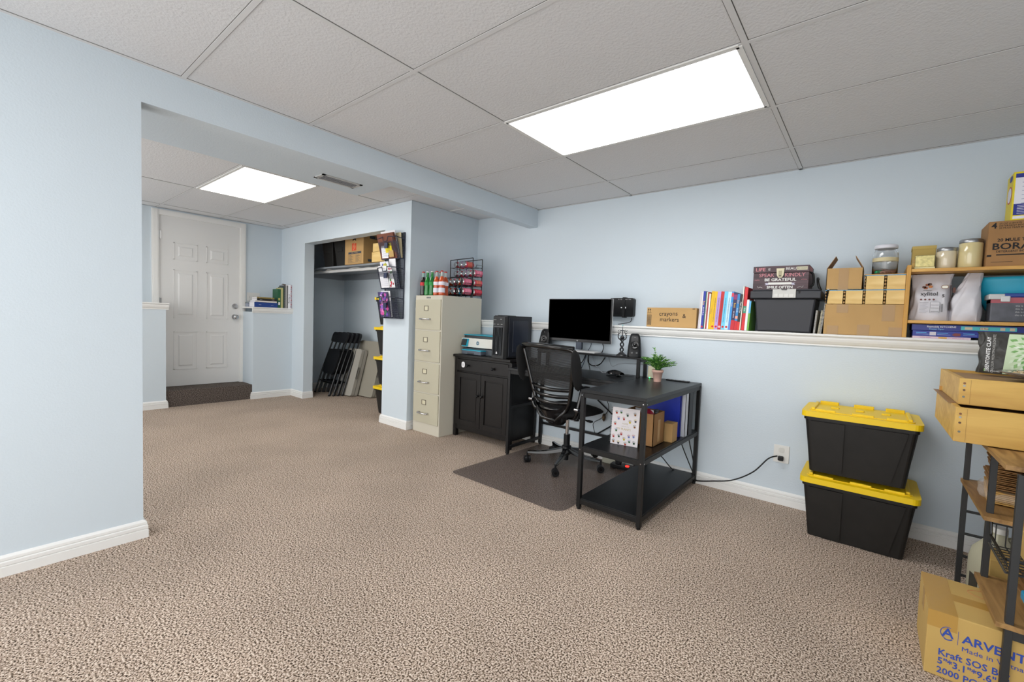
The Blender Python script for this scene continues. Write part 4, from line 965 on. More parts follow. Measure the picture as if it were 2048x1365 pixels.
sheet('note_paper', 'white card behind the yellow note in the top pocket', 'paper', -.03, .06, .64, .785, -.067, .15, C_('#cfd2de'), .001, lines('#9a9fb4', 8))
sheet('sticky_note', 'bright yellow handwritten note in the top pocket', 'note', -.055, .055, .66, .755, -.076, .15, C_('#e6d21c', .7), .001, lines('#3a3720', 6, .6))
sheet('kraft_tag', 'small tan paper slip at the bottom of the top pocket', 'paper', .0, .08, .615, .68, -.070, .15, C_('#b8975e', .8), .001)
sheet('lined_list', 'white lined list in the middle pocket', 'paper', -.14, .00, .31, .53, -.062, .20, PAPER, .001, lines('#8b90a5', 18))
sheet('brochure', 'white leaflet with green and red pictures in the middle pocket', 'leaflet', .005, .10, .31, .52, -.060, .18, C_('#e2e4e6'), .002, blobs(['#4d7a38', '#a02038', '#2f5a2c', '#c23a50'], 12, 5, .016))
sheet('brochure', 'colourful leaflet peeping above the lined list', 'leaflet', -.13, .02, .32, .575, -.045, .19, C_('#d9dbe8'), .003, blobs(['#5a5fa8', '#a7a838', '#d8c040', '#3f4a80'], 14, 8, .024))
sheet('paper_sheet', 'tall white sheet at the back of the middle pocket', 'paper', -.02, .09, .31, .60, -.030, .10, PAPER, .003)
sheet('flower_magazine', 'magazine with purple and pink flowers in the bottom pocket', 'magazine', -.135, .035, .01, .265, -.062, .16, C_('#3e3560', .5), .006, blobs(['#8a5fc0', '#6a48a8', '#b44fa0', '#d0509a', '#e07ac0', '#3a6a4a', '#d9a0d8', '#2a2448'], 60, 21, .026))
sheet('paper_sheet', 'plain white sheet behind the flower magazine', 'paper', -.11, .05, .01, .275, -.050, .14, PAPER, .003)
# ================================================================== LEDGE OF THE BACK WALL
LZ = 1.14
def carton(loc, w_, d_, h, label, rz=0, m_=CARD, tapes=(), name='cardboard_box', group=None):
    t = thing(name, label, 'box', loc, rz, group)
    MB().box(-w_/2, w_/2, -d_/2, d_/2, 0, h, m_).build('carton', t, bevel=.003)
    for a, b, c, e in tapes: MB().box(a, b, -d_/2-.0008, -d_/2, c, e, TAPE).build('tape', t)
    return t
c = carton((1.582, -.17, LZ), .395, .24, .152, 'long low cardboard box marked Crayons and markers on the ledge')
m = MB(); y = -.1206
m.text('crayons', .048, BLKTXT, T(-.02, y, .105) @ FR @ Matrix.Rotation(.03, 4, 'Z'), ext=.0004); m.text('markers', .046, BLKTXT, T(-.01, y, .060) @ FR, ext=.0004); m.text('&', .045, BLKTXT, T(.105, y, .09) @ FR, ext=.0004)
for xx in (-.183, -.168): m.box(xx-.0012, xx+.0012, y, y+.0006, .115, .14, BLKTXT); m.prism([(xx-.006, .133), (xx, .145), (xx+.006, .133)], y, y+.0006, 'Y', BLKTXT)
m.box(-.193, -.158, y, y+.0006, .108, .111, BLKTXT)
m.box(-.193, -.158, y, y+.0006, .015, .095, BLKTXT); m.box(-.190, -.161, y-.0004, y, .018, .092, CARD)
rnd = random.Random(2); z = .022
while z < .088: h_ = rnd.uniform(.001, .004); m.box(-.188, -.163, y-.0006, y, z, z+h_, BLKTXT); z += h_+rnd.uniform(.001, .003)
m.box(.165, .185, y, y+.0006, .142, .147, BLKTXT)
m.build('lettering', c)
# books
BK = [ # x width height spine bottomcolour label
 (.012, .272, '#c9c3c8', 'thin pale magazine next to the crayon box'), (.008, .272, '#e9e9e6', 'thin white booklet left of the dark blue book'),
 (.017, .276, '#27359c', 'dark blue activity book with yellow and white spine title'), (.006, .27, '#1f5a44', 'very thin dark green booklet beside the dark blue book'),
 (.007, .27, '#e2e0d8', 'thin cream booklet right of the green one'), (.010, .27, '#a33c3c', 'thin dull red booklet before the yellow books'),
 (.010, .258, '#ececec', 'slim white booklet before the yellow books'), (.017, .276, '#e0b400', 'thin yellow workbook, left of the two yellow ones'), (.023, .274, '#eab800', 'thick yellow workbook, right of the two yellow ones'),
 (.024, .273, '#b79bd6', 'lilac workbook with dark spine text'), (.022, .273, '#c22020', 'red workbook between lilac and sky blue ones'),
 (.024, .273, '#6cc8ee', 'sky blue workbook between red and pale blue ones'), (.024, .271, '#bfe3f6', 'very pale blue workbook'),
 (.014, .272, '#2f8fd6', 'narrow bright blue book with a red top label'), (.024, .262, '#2b2350', 'dark purple book with red base on its spine'),
 (.017, .254, '#2580c0', 'blue book with orange title and red base'), (.018, .252, '#1e1e22', 'black book with white title and red base'),
 (.007, .308, '#e8e4d8', 'tall thin cream book, tallest in the row'), (.020, .300, '#cf1f28', 'tall red book with a green title patch'),
 (.015, .215, '#e8e8ee', 'short white book with blurry green print'), (.012, .205, '#6aa83c', 'short green and blue book against the black file box')]
x = 1.792
for i, (bw, bh, colr, lab) in enumerate(BK):
    lean = .035+.02*(i > 6)*(1 if i < 17 else .3)
    t = thing('book', lab+' on the ledge', 'book', (x+bw/2, -.185, LZ+.001), group='books on the ledge', rot=(0, lean, 0))
    if i == 17: x += .004
    m_ = C_(colr, .45)
    m = MB(); m.box(-bw/2, bw/2, -.105, -.102, 0, bh, m_).box(-bw/2, -bw/2+.0015, -.102, .10, 0, bh, m_).box(bw/2-.0015, bw/2, -.102, .10, 0, bh, m_); m.build('cover', t)
    MB().box(-bw/2+.0015, bw/2-.0015, -.102, .097, .002, bh-.003, PAPER).build('pages', t)
    m = MB(); y = -.1053; V_ = FR @ Matrix.Rotation(-PI/2, 4, 'Z')
    def vt(s, size, colm, z, al='CENTER'): m.text(s, size, colm, T(0, y, z) @ V_, ext=.0002, align=al)
    if i == 2: vt('Busy', .016, C_('#f0c020'), .19); vt('World Book', .012, WHTTXT, .13); m.cyl((0, y, .016), (0, y+.0003, .016), .007, RED)
    elif i in (8, 9, 10, 11, 12): vt('SUMMER BRIDGE READING and WRITING', .0095, C_('#2a2440'), .14); m.cyl((0, y, .02), (0, y+.0003, .02), .008, RED if i != 10 else C_('#e8b8b8'))
    elif i == 13: m.box(-bw/2, bw/2, y, y+.0003, .235, .262, C_('#d8455a')); vt('Grade', .011, C_('#e8b8c8'), .18); m.box(-bw/2, bw/2, y, y+.0003, .0, .06, C_('#5c8ad0'))
    elif i == 14: m.box(-bw/2, bw/2, y, y+.0003, .0, .07, C_('#c41f2c')); vt('Bold', .018, C_('#f0c84a'), .175); m.box(-bw/2, bw/2, y, y+.0003, .215, .25, C_('#8a2f6a')); vt('BIG BOOK', .010, WHTTXT, .11)
    elif i == 15: m.box(-bw/2, bw/2, y, y+.0003, .0, .065, C_('#c41f2c')); vt('2nd', .016, C_('#f0a838'), .20); vt('Grade', .012, WHTTXT, .14); m.box(-bw/2, bw/2, y, y+.0003, .08, .10, C_('#e8a090'))
    elif i == 16: m.box(-bw/2, bw/2, y, y+.0003, .0, .06, C_('#d43028')); vt('Math and Fun', .014, WHTTXT, .16)
    elif i == 18: m.box(-bw/2, bw/2, y, y+.0003, .12, .17, C_('#3a8a70')); vt('Kids', .014, WHTTXT, .145)
    elif i == 20: m.box(-bw/2, bw/2, y, y+.0003, .12, .205, C_('#58aee0'))
    elif i in (0, 4, 7): vt('workbook', .009, C_('#7a4a5a'), .13)
    if m.v: m.build('spine_print', t)
    x += bw+.0008
# black file tote with grey latch
ft = thing('file_box', 'black plastic file box with a light grey latch on the ledge', 'storage bin', (2.352, -.165, LZ))
FB = C_('#20222a', .45)
m = MB(); m.hexa([(-.160, -.115, 0), (.160, -.115, 0), (.160, .115, 0), (-.160, .115, 0)], [(-.180, -.13, .225), (.180, -.13, .225), (.180, .13, .225), (-.180, .13, .225)], FB); m.build('tub', ft, bevel=.010)
m = MB(); m.box(-.208, .208, -.145, .145, .222, .272, FB); m.box(-.198, .198, -.135, .135, .272, .284, FB); m.build('lid', ft, bevel=.010)
m = MB(); m.box(-.068, .068, -.153, -.143, .226, .283, C_('#c4c4c0', .4))
for i in range(4): m.box(-.058+i*.030, -.034+i*.030, -.155, -.153, .230, .252, C_('#d2d2ce', .4))
m.prism([(-.018, .283), (-.014, .276), (.014, .276), (.018, .283)], -.156, -.153, 'Y', C_('#5a5a5c')); m.build('latch', ft, bevel=.001)
m = MB(); m.box(-.10, .10, -.1165, -.110, .0, .012, BLKMAT); m.box(.082, .092, -.147, -.144, .255, .275, BLKMAT); m.build('foot_recess', ft)
for s in (-1, 1): MB().tube(smoothpath([(s*.195, -.05, .28), (s*.180, -.05, .32), (s*.172, -.02, .36), (s*.172, .03, .36)]), .008, BLKPL).build('handle', ft)
# photo box with sayings
ph = thing('photo_box', 'brown plank patterned keepsake box with painted sayings on the black file box', 'box', (2.315, -.155, LZ+.285))
PLK = wood('plank_print', '#5a474c', '#44343a', 'X', 7, .6)
m = MB(); m.box(-.166, .166, -.11, .11, 0, .112, PLK); m.build('body', ph, bevel=.002); m = MB(); m.box(-.168, .168, -.113, .113, .114, .158, PLK); m.build('lid', ph, bevel=.003)
m = MB(); y = -.1108; PKT = C_('#c98088'); WT = C_('#dcdcd8')
for z in (.035, .062, .088): m.box(-.166, .166, y+.0002, y+.0006, z, z+.001, C_('#2a2024'))
m.text('SPEAK', .034, PKT, T(-.083, y, .096) @ FR, ext=.0003); m.text('KINDLY', .034, PKT, T(.086, y, .096) @ FR, ext=.0003)
m.text('BE GRATEFUL', .027, WT, T(0, y, .065) @ FR, ext=.0003, bold=.02, sx=1.15); m.text('SMILE OFTEN', .024, WT, T(0, y, .015) @ FR, ext=.0003, bold=.03, sx=1.1)
m.box(-.07, .07, y-.0003, y, .033, .048, WT)
for s in (-1, 1):
    m.prism([(s*.07, .030), (s*.092, .030), (s*.084, .037), (s*.092, .044), (s*.07, .044)], y-.0003, y, 'Y', C_('#b9b5c8'))
    for q in range(3): m.tube([(s*(.125+.010*q), y, .062+.004*(q % 2)), (s*(.130+.010*q), y, .067), (s*(.136+.010*q), y, .062)], .0012, PKT, seg=5)
    m.tube([(s*.105, y, .012), (s*.12, y, .018), (s*.132, y, .012), (s*.138, y, .024)], .001, WT, seg=5)
y2 = -.1138
m.text('LIFE', .030, PKT, T(-.122, y2, .135) @ FR, ext=.0003, bold=.02, sx=1.2); m.text('IS', .020, WT, T(-.068, y2, .135) @ FR, ext=.0003); m.text('BEAU', .026, WT, T(.062, y2, .137) @ FR, ext=.0003)
m.box(.095, .157, y2, y2+.0005, .126, .148, C_('#bdb8a0')); m.text('BE NOBT', .014, C_('#8a8670'), T(.126, y2-.0003, .137) @ FR, ext=.0002)
m.build('lettering', ph)
m = MB(); m.prism([(-.022, .118), (-.024, .140), (.024, .140), (.022, .118), (.020, .095), (.010, .078), (-.010, .078), (-.020, .095)], -.1175, -.1138, 'Y', C_('#cfc8a8', .35)); m.box(-.010, .010, -.1195, -.1175, .085, .125, C_('#a09878', .3)); m.box(-.005, .005, -.1205, -.119, .088, .094, C_('#3a3428')); m.build('clasp', ph)
m = MB(); m.tube(smoothpath([(.169, -.06, .115), (.185, -.06, .10), (.188, -.05, .04), (.170, -.05, .02)]), .006, BLKPL); m.build('handle', ph)
m = MB(); m.box(.1681, .1688, -.10, .05, .122, .15, C_('#a84848')); m.build('side_print', ph)
# spiral books standing
for i, (x, h_, lean, lab) in enumerate(((2.532, .148, .06, 'short spiral sketchbook right of the black file box, leftmost of three'), (2.556, .148, .09, 'short spiral pad with cream edge, middle of three beside the file box'), (2.566, .285, .10, 'tall spiral bound album leaning against the large carton'))):
    t = thing('spiral_notebook', lab, 'notebook', (x, -.19, LZ), group='spiral books by the file box', rot=(0, lean, 0))
    MB().box(-.005, .005, -.10, .10, 0, h_, C_('#b9b6b0' if i != 1 else '#c9bfa2')).build('pages', t)
    m = MB()
    for k in range(int(h_/.0085)): m.tube([(.006*math.cos(a), -.102+.006*math.sin(a), .006+k*.0085) for a in (0, 1.3, 2.6, 3.9, 5.2)], .0013, C_('#3c3c40') if i == 2 else STEEL, seg=4, closed=True)
    m.build('spiral', t)
t = thing('cardboard_sheet', 'brown cardboard sheet leaning behind the tall spiral album', 'cardboard', (2.585, -.15, LZ), rot=(0, .09, 0)); MB().box(-.003, .003, -.10, .10, 0, .255, CARD2).build('board', t)
# big carton, crates, open box, jar
carton((2.785, -.165, LZ), .405, .26, .188, 'wide battered cardboard carton on the ledge beneath the small pine crates', tapes=((-.14, -.08, .135, .187), (.085, .145, .09, .187), (-.185, -.125, .0, .055), (-.03, .03, .0, .065), (.12, .19, .0, .055)))
def crate(x, z, lab):
    t = thing('pine_crate', lab, 'crate', (x, -.185, z), group='small pine crates on the ledge'); w2, hh, d2 = .0491, .082, .105; th = .008
    m = MB(); m.box(-w2, w2, -d2, -d2+th, 0, hh, PINE).box(-w2, w2, d2-th, d2, 0, hh, PINE).box(-w2, -w2+th, -d2, d2, 0, hh, PINE).box(w2-th, w2, -d2, d2, 0, hh, PINE)
    m.build('sides', t, bevel=.0008)
    m = MB()
    for s in (-1, 1):
        for k in range(4): m.box(s*w2-.004, s*w2-.0001, -d2-.0012, -d2+.002, .006+k*.020, .016+k*.020, C_('#b58a4c')) if s > 0 else m.box(-w2+.0001, -w2+.004, -d2-.0012, -d2+.002, .006+k*.020, .016+k*.020, C_('#b58a4c'))
    m.build('box_joints', t)
    MB().box(-w2, w2, -d2, d2, hh, hh+.0045, mat('blue_acrylic', '#3aa4e0', .2, trans=.3)).build('lid', t)
    return t
PL = ['leftmost', 'second from the left', 'third from the left', 'rightmost']
for i in range(4): crate(2.630+i*.0985, LZ+.190, 'small pine crate in the row of four on the carton, '+PL[i])
for i in range(2): crate(2.826+i*.0985, LZ+.277, 'small pine crate in the upper pair, '+('left one' if i == 0 else 'right one'))
t = thing('thin_board', 'thin wooden board lying on the upper pair of pine crates', 'board', (2.872, -.185, LZ+.364)); MB().box(-.10, .098, -.10, .10, 0, .004, SHELFW).build('panel', t)
ob = thing('open_box', 'small open cardboard box with raised flaps on the pine crates', 'box', (2.672, -.185, LZ+.277))
w2, d2, hh = .094, .09, .135
m = MB(); m.box(-w2, w2, -d2, -d2+.004, 0, hh, CARD).box(-w2, w2, d2-.004, d2, 0, hh, CARD).box(-w2, -w2+.004, -d2, d2, 0, hh, CARD).box(w2-.004, w2, -d2, d2, 0, hh, CARD).box(-w2, w2, -d2, d2, 0, .004, CARD); m.build('carton', ob)
MB().box(-.030, .022, -d2-.0008, -d2, 0, hh, TAPE).build('tape', ob)
for s in (-1, 1):
    m = MB(); m.hexa([(s*w2, -d2, hh), (s*w2, d2, hh), (s*(w2-.003), d2, hh), (s*(w2-.003), -d2, hh)], [(s*.052, -d2+.01, hh+.075), (s*.052, d2-.01, hh+.075), (s*.049, d2-.01, hh+.075), (s*.049, -d2+.01, hh+.075)], CARD2); m.build('flap', ob)
jr = thing('glass_jar', 'large clear glass jar with white lid standing on the pine crates', 'jar', (2.868, -.185, LZ+.368))
GL = mat('jar_glass', '#ffffff', .02, trans=1)
m = MB(); R_ = .063
m.lathe([(R_-.008, 0), (R_, .010), (R_, .130), (R_-.006, .145), (.052, .156), (.052, .172)], GL, seg=32, cap=False); m.lathe([(.049, .171), (.049, .156), (R_-.009, .145), (R_-.003, .13), (R_-.003, .010), (.001, .006)], GL, seg=32, cap=False); m.build('glass', jr)
MB().lathe([(.056, .160), (.058, .163), (.058, .178), (.054, .182), (.001, .183)], C_('#d8d8e0', .35), seg=32).build('lid', jr)
m = MB(); m.lathe([(R_+.0005, .082), (R_+.0005, .104)], C_('#cbbf98', .8), seg=32, cap=False); m.build('paper_label', jr)
m = MB(); m.lathe([(.001, .008), (.052, .008), (.057, .014), (.052, .024), (.03, .022), (.015, .030), (.001, .024)], mat('dried_herbs', '#b88f7c', .9, noise=.5, nscale=120), seg=24); m.build('herb_filling', jr); MB().cyl((-.03, -.035, .012), (-.03, -.035, .026), .018, C_('#0e8a5a')).build('green_cap', jr)

# honey wood shelf unit on the ledge
X0, X1 = 2.968, 3.68; 
sh = thing('wooden_shelf', 'honey coloured pine shelf unit standing on the ledge at the right', 'shelf', (3.32, -.17, LZ))
o_ = 3.32
m = MB(); m.box(X0-o_, X0+.020-o_, -.145, .16, 0, .412, SHELFWZ); m.build('side_panel', sh, bevel=.003)
m = MB(); m.box(X1-.02-o_, X1-o_, -.145, .16, 0, .412, SHELFWZ); m.build('side_panel', sh, bevel=.003)
for z in (.10, .390): MB().box(X0+.020-o_, X1-.02-o_, -.14, .16, z-.018, z, SHELFW).build('shelf_board', sh, bevel=.002)
S1 = LZ+.10; S2 = LZ+.390
# top of unit
kb = thing('kraft_gift_box', 'golden kraft paper box behind the gold block on the shelf top', 'box', (3.045, -.12, S2)); MB().box(-.052, .052, -.05, .05, 0, .145, C_('#b39a56', .8)).build('carton', kb, bevel=.002); MB().box(-.054, .054, -.052, .052, .13, .148, C_('#bba25c', .8)).build('lid', kb)
gb = thing('gold_box', 'small shiny gold foil block on the shelf top', 'box', (3.045, -.245, S2)); MB().box(-.042, .042, -.035, .035, .012, .078, mat('gold_foil', '#c9bd80', .35, metal=.45, noise=.3, nscale=60)).build('foil_block', gb, bevel=.003); MB().box(-.044, .044, -.036, .036, 0, .012, C_('#e2dca8')).build('foil_base', gb)
k2 = thing('kraft_packet', 'tan packet leaning at the left end of the shelf top', 'packet', (3.0, -.20, S2)); MB().box(-.008, .008, -.05, .05, 0, .06, C_('#c0a060', .8)).build('packet_body', k2); MB().box(-.0085, .0085, -.051, -.03, .04, .062, C_('#a88a50')).build('packet_fold', k2)
def candle(x, r, h, lab, y=-.22, wax='#d8cbae'):
    t = thing('candle_jar', lab, 'jar', (x, y, S2), group='filled glass jars on the shelf top')
    MB().lathe([(r-.004, 0), (r, .006), (r, h-.016), (r-.003, h-.010), (r-.006, h-.006)], mat('wax_'+wax.strip('#'), wax, .12, coat=.6), seg=32).build('jar_body', t)
    MB().lathe([(r-.003, h-.014), (r-.001, h-.010), (r-.001, h+.006), (r-.004, h+.009), (.001, h+.009)], STEEL, seg=32).build('lid', t)
candle(3.138, .043, .112, 'smaller jar filled with pale cream on the shelf top')
candle(3.236, .050, .150, 'larger jar filled with yellowish cream on the shelf top', wax='#d6c795')
candle(3.19, .036, .128, 'jar mostly hidden behind the larger cream jar', y=-.10)
bo = thing('detergent_carton', 'brown carton printed BORAX on the shelf top', 'box', (3.408, -.185, S2))
MB().box(-.118, .118, -.105, .105, 0, .236, CARD2).build('carton', bo, bevel=.002)
m = MB(); y = -.1056; K = BLKTXT
m.text('4', .040, K, T(-.098, y, .212) @ FR, ext=.0003, bold=.03); 
for k, s in enumerate(('65 OZ (1.84 KG)', 'DETERGENT BOOSTER', '20 MULE TEAM BORAX')): m.text(s, .0115, K, T(-.080, y, .222-k*.0115) @ FR, align='LEFT', ext=.0003)
m.text('20 MULE TEAM', .022, K, T(-.01, y, .137) @ FR, ext=.0003, bold=.02); m.text('BORAX', .046, K, T(-.012, y, .103) @ FR, ext=.0003, bold=.02, sx=1.15)
m.text('DETERGENT BOOSTER', .0145, K, T(-.01, y, .078) @ FR, ext=.0003, bold=.01); m.box(-.082, .070, y, y+.0006, .058, .064, K); m.box(-.10, -.02, y, y+.0006, .023, .025, K); m.box(-.117, -.100, y, y+.0006, .052, .062, K)
m.build('lettering', bo)
ah = thing('baking_soda_box', 'tall yellow box with blue and white side panel on the brown BORAX carton', 'box', (3.422, -.215, S2+.237))
MB().box(-.055, .055, -.07, .06, 0, .245, C_('#e4cf14', .45)).build('carton', ah, bevel=.001)
m = MB(); y = -.0706; NV = C_('#23308c'); WT = C_('#e6e6ee')
m.box(-.048, .05, y, y+.0006, .215, .236, NV); m.box(-.048, .05, y, y+.0006, .028, .215, WT); m.box(-.048, .05, y-.0003, y, .025, .082, NV); m.box(-.048, .05, y, y+.0006, .006, .020, WT)
for k in range(6): m.prism(rr(.016, .012, .004, cx=0, cy=.200-k*.021), y-.0004, y, 'Y', NV); m.box(-.022, .022, y-.0004, y, .1885-k*.021, .190-k*.021, NV)
for k in range(6): m.box(-.035, .038, y-.0006, y-.0003, .032+k*.008, .034+k*.008, WT)
x = -.0556; m.prism([(p[0], p[1]) for p in rr(.09, .09, .045, cx=-.01, cy=.14)], x-.0004, x, 'X', C_('#c03030')); m.prism([(p[0], p[1]) for p in rr(.075, .075, .037, cx=-.01, cy=.14)], x-.0008, x-.0004, 'X', WT); m.prism([(p[0], p[1]) for p in rr(.05, .03, .012, cx=-.02, cy=.222)], x-.0004, x, 'X', NV)
m.build('lettering', ah)
# middle of unit
def pouch(x, y, z, w2, d2, h, m_, label, name='pouch', taper=0, lean=0, skew=0, seed=1, cat='bag', rz=0, group=None, grp=None):
    t = thing(name, label, cat, (x, y, z), rz)
    q = random.Random(seed); ph_ = [q.uniform(0, 6) for _ in range(6)]
    def P(u, v):
        a = 2*PI*u; c_, s_ = math.cos(a), math.sin(a); cx = abs(c_)**.55*(1 if c_ > 0 else -1); sy = abs(s_)**.75*(1 if s_ > 0 else -1)
        thick = 1 if v < .55 else max(.02, 1-((v-.55)/.45)**1.1)
        thick *= (.85+.15*min(1, v*8)); wd = w2*(1-.04*math.sin(PI*v*1.0)+.05*(v > .85)*(v-.85)/.15)*(1-taper*max(0, v-.4)/.6)
        wr = .004*math.sin(a*5+ph_[0]+v*7)+.003*math.sin(a*9+ph_[1]-v*11)
        return Vector((wd*cx+wr+skew*max(0, v-.5), d2*sy*thick+wr*.8+lean*v*v, h*v))
    m = MB(); m.grid(lambda u, v: P(u, v), 48, 22, m_, closeu=True); vs = [tuple(P(i/48, 0)) for i in range(48)]; m.add(vs, [tuple(range(48))[::-1]], m_); m.build('pouch_body', t)
    return t, P
WB = mat('white_pouch', '#d4d2d8', .5, bump=.3, bscale=25, bdist=.01)
t, P = pouch(3.086, -.195, S1, .088, .085, .268, WB, 'white printed pouch labelled xylitol on the middle shelf', 'sugar_pouch', seed=2)
m = MB(); y = -.0885; K = BLKTXT
m.text('xylitol', .030, K, T(-.012, y, .150) @ FR, ext=.0006, bold=.008); m.text('5', .022, K, T(.048, y, .138) @ FR, ext=.0006, bold=.03); m.text('sweetener', .009, K, T(-.02, y, .170) @ FR, ext=.0006)
for (cx, cz, c) in ((-.035, .188, '#5a2f1c'), (-.022, .200, '#7a3f20'), (-.008, .190, '#b06a2a'), (-.012, .203, '#4a2818'), (-.028, .182, '#8a4a22')): m.prism(rr(.018, .013, .006, cx=cx, cy=cz), y-.001, y, 'Y', C_(c))
m.prism(rr(.032, .020, .010, cx=.052, cy=.188), y-.001, y, 'Y', C_('#8a6a50')); m.prism(rr(.026, .014, .007, cx=.052, cy=.188), y-.0014, y-.001, 'Y', C_('#e8e4d8'))
for k in range(4): m.prism(rr(.010, .010, .005, cx=-.045+k*.018, cy=.118), y-.001, y, 'Y', C_('#6a3a38'))
for k in range(8): m.box(-.05, -.012-.006*(k % 3), y-.0006, y, .100-k*.008, .1015-k*.008, C_('#9a98a0'))
m.box(-.004, .036, y-.0006, y, .045, .104, C_('#6a6a70')); m.box(-.0025, .0345, y-.001, y-.0006, .0465, .1025, C_('#dcdae0'))
for k in range(8): m.box(-.001, .033, y-.0014, y-.001, .050+k*.0062, .0508+k*.0062+.0012*(k in (6, 3, 0)), K)
for k in range(10): m.box(.042, .050, y-.0006, y, .050+k*.0045, .052+k*.0045, K)
m.build('lettering', t)
t, P = pouch(3.232, -.20, S1, .066, .085, .270, WB, 'plain white pouch with a crumpled top next to the xylitol pouch', 'sugar_pouch', taper=.62, skew=.07, seed=7)
m = MB(); m.box(-.0665, -.0655, -.07, -.02, .06, .20, C_('#55474a')); m.prism(rr(.012, .03, .006, cx=-.055, cy=.17), -.076, -.074, 'Y', C_('#5a2f20')); m.build('side_print', t)
t = thing('bowl', 'large turquoise plastic bowl on the middle shelf behind the lidded tub', 'bowl', (3.465, -.118, S1+.0))
m = MB(); m.lathe([(.07, 0), (.11, .05), (.15, .13), (.185, .225), (.190, .245), (.186, .246), (.18, .225), (.145, .13), (.10, .05), (.06, .01), (.001, .01)], C_('#1fa6c4', .45), seg=40, M=Matrix.Diagonal((1.15, .5, 1, 1))); m.build('bowl_body', t)
t = thing('plastic_bags', 'crumpled clear plastic bags heaped in the turquoise bowl', 'bag', (3.465, -.118, S1+.19)); 
m = MB(); q = random.Random(5)
def bagP(u, v):
    a = 2*PI*u; r = 1.1*math.sin(PI*v*.5)
    return Vector((.15*math.cos(a)*r, .075*math.sin(a)*r, .055*math.cos(PI*v*.5)+.010*math.sin(a*7+v*9)))
m.grid(lambda u, v: bagP(u, v*.95+.01), 40, 12, mat('cloudy_bag', '#8f9a98', .2, noise=.4, nscale=25), closeu=True); m.build('bag_film', t)
tb = thing('lidded_tub', 'clear plastic tub with blue lid and dark contents on the middle shelf', 'container', (3.455, -.245, S1))
m = MB(); m.box(-.135, .18, -.055, .055, 0, .130, mat('smoky_tub', '#55565e', .2, noise=.3, nscale=18)); m.build('tub', tb, bevel=.006)
m = MB(); m.box(-.135, .18, -.056, .056, .10, .128, C_('#a8505a', .4)); m.build('red_band', tb); m = MB(); m.box(-.09, .18, -.062, .06, .128, .150, C_('#23408c', .4)); m.build('lid', tb, bevel=.006)
m = MB(); m.box(-.145, -.085, -.064, .055, .118, .146, C_('#c4c4c4', .4)); m.box(-.10, -.065, -.066, -.055, .105, .135, C_('#d0d0d0', .4)); m.build('clip', tb, bevel=.004)
m = MB()
for k in range(4): m.text('this is the one thing you will need', .0115, C_('#b8b8b8'), T(.035, -.0556, .085-k*.016) @ FR, ext=.0002)
m.build('lettering', tb)
# lower shelf: freezer paper boxes, pink wrap
fp = thing('freezer_paper_box', 'dark blue long freezer paper carton on the ledge inside the shelf', 'box', (3.30, -.20, LZ+.044)); fp2 = None
MB().box(-.29, .30, -.095, .095, 0, .034, C_('#1b2a7c', .4)).build('carton', fp, bevel=.001)
m = MB(); y = -.0956; m.text('Reynolds KITCHENS', .014, WHTTXT, T(-.225, y, .022) @ FR, align='LEFT', ext=.0002); m.text('Freezer Paper', .011, C_('#7fc4e8'), T(-.215, y, .009) @ FR, align='LEFT', ext=.0002)
m.box(-.085, .125, y, y+.0005, .008, .028, C_('#4bb4bc')); 
for a in (-.07, -.01, .065, .10): m.box(a, a+.03 if a < .06 else a+.018, y-.0004, y, .011, .025, C_('#c8b8a0'))
m.text('CE fiber', .012, C_('#30303a'), T(.006, y-.0006, .018) @ FR, ext=.0002); m.build('lettering', fp)
f3 = thing('freezer_paper_box', 'dark blue patterned carton beneath the freezer paper box', 'box', (3.30, -.20, LZ+.012))
MB().box(-.285, .30, -.098, .095, 0, .031, C_('#1f2f8c', .4)).build('carton', f3, bevel=.001)
m = MB(); y = -.0986
for a in (-.27, -.18, -.075, .02, .11): m.box(a, a+.045, y, y+.0005, .018, .021, C_('#5aa8d8')); m.box(a, a+.055, y, y+.0005, .010, .012, C_('#8fa8d8'))
m.box(-.212, -.185, y, y+.0005, .006, .025, C_('#c8c4cc')); m.prism([(-.12, .012), (-.108, .022), (-.085, .020), (-.085, .006), (-.108, .004)], y, y+.0005, 'Y', C_('#7a3a3a')); m.build('lettering', f3)
pk = thing('pink_box', 'flat pale pink box under the dark blue cartons', 'box', (3.155, -.215, LZ)); MB().box(-.14, .10, -.095, .09, 0, .0115, C_('#dcc0cc', .5)).build('carton', pk); 
m = MB(); y = -.0955; m.box(-.03, .005, y, y+.0004, .002, .009, C_('#d8a028')); m.text('birthday candles', .007, C_('#9a5a8a'), T(-.085, y, .006) @ FR, ext=.0002); m.text('sparkle party set', .007, C_('#c07aa0'), T(.05, y, .006) @ FR, ext=.0002); m.build('lettering', pk)

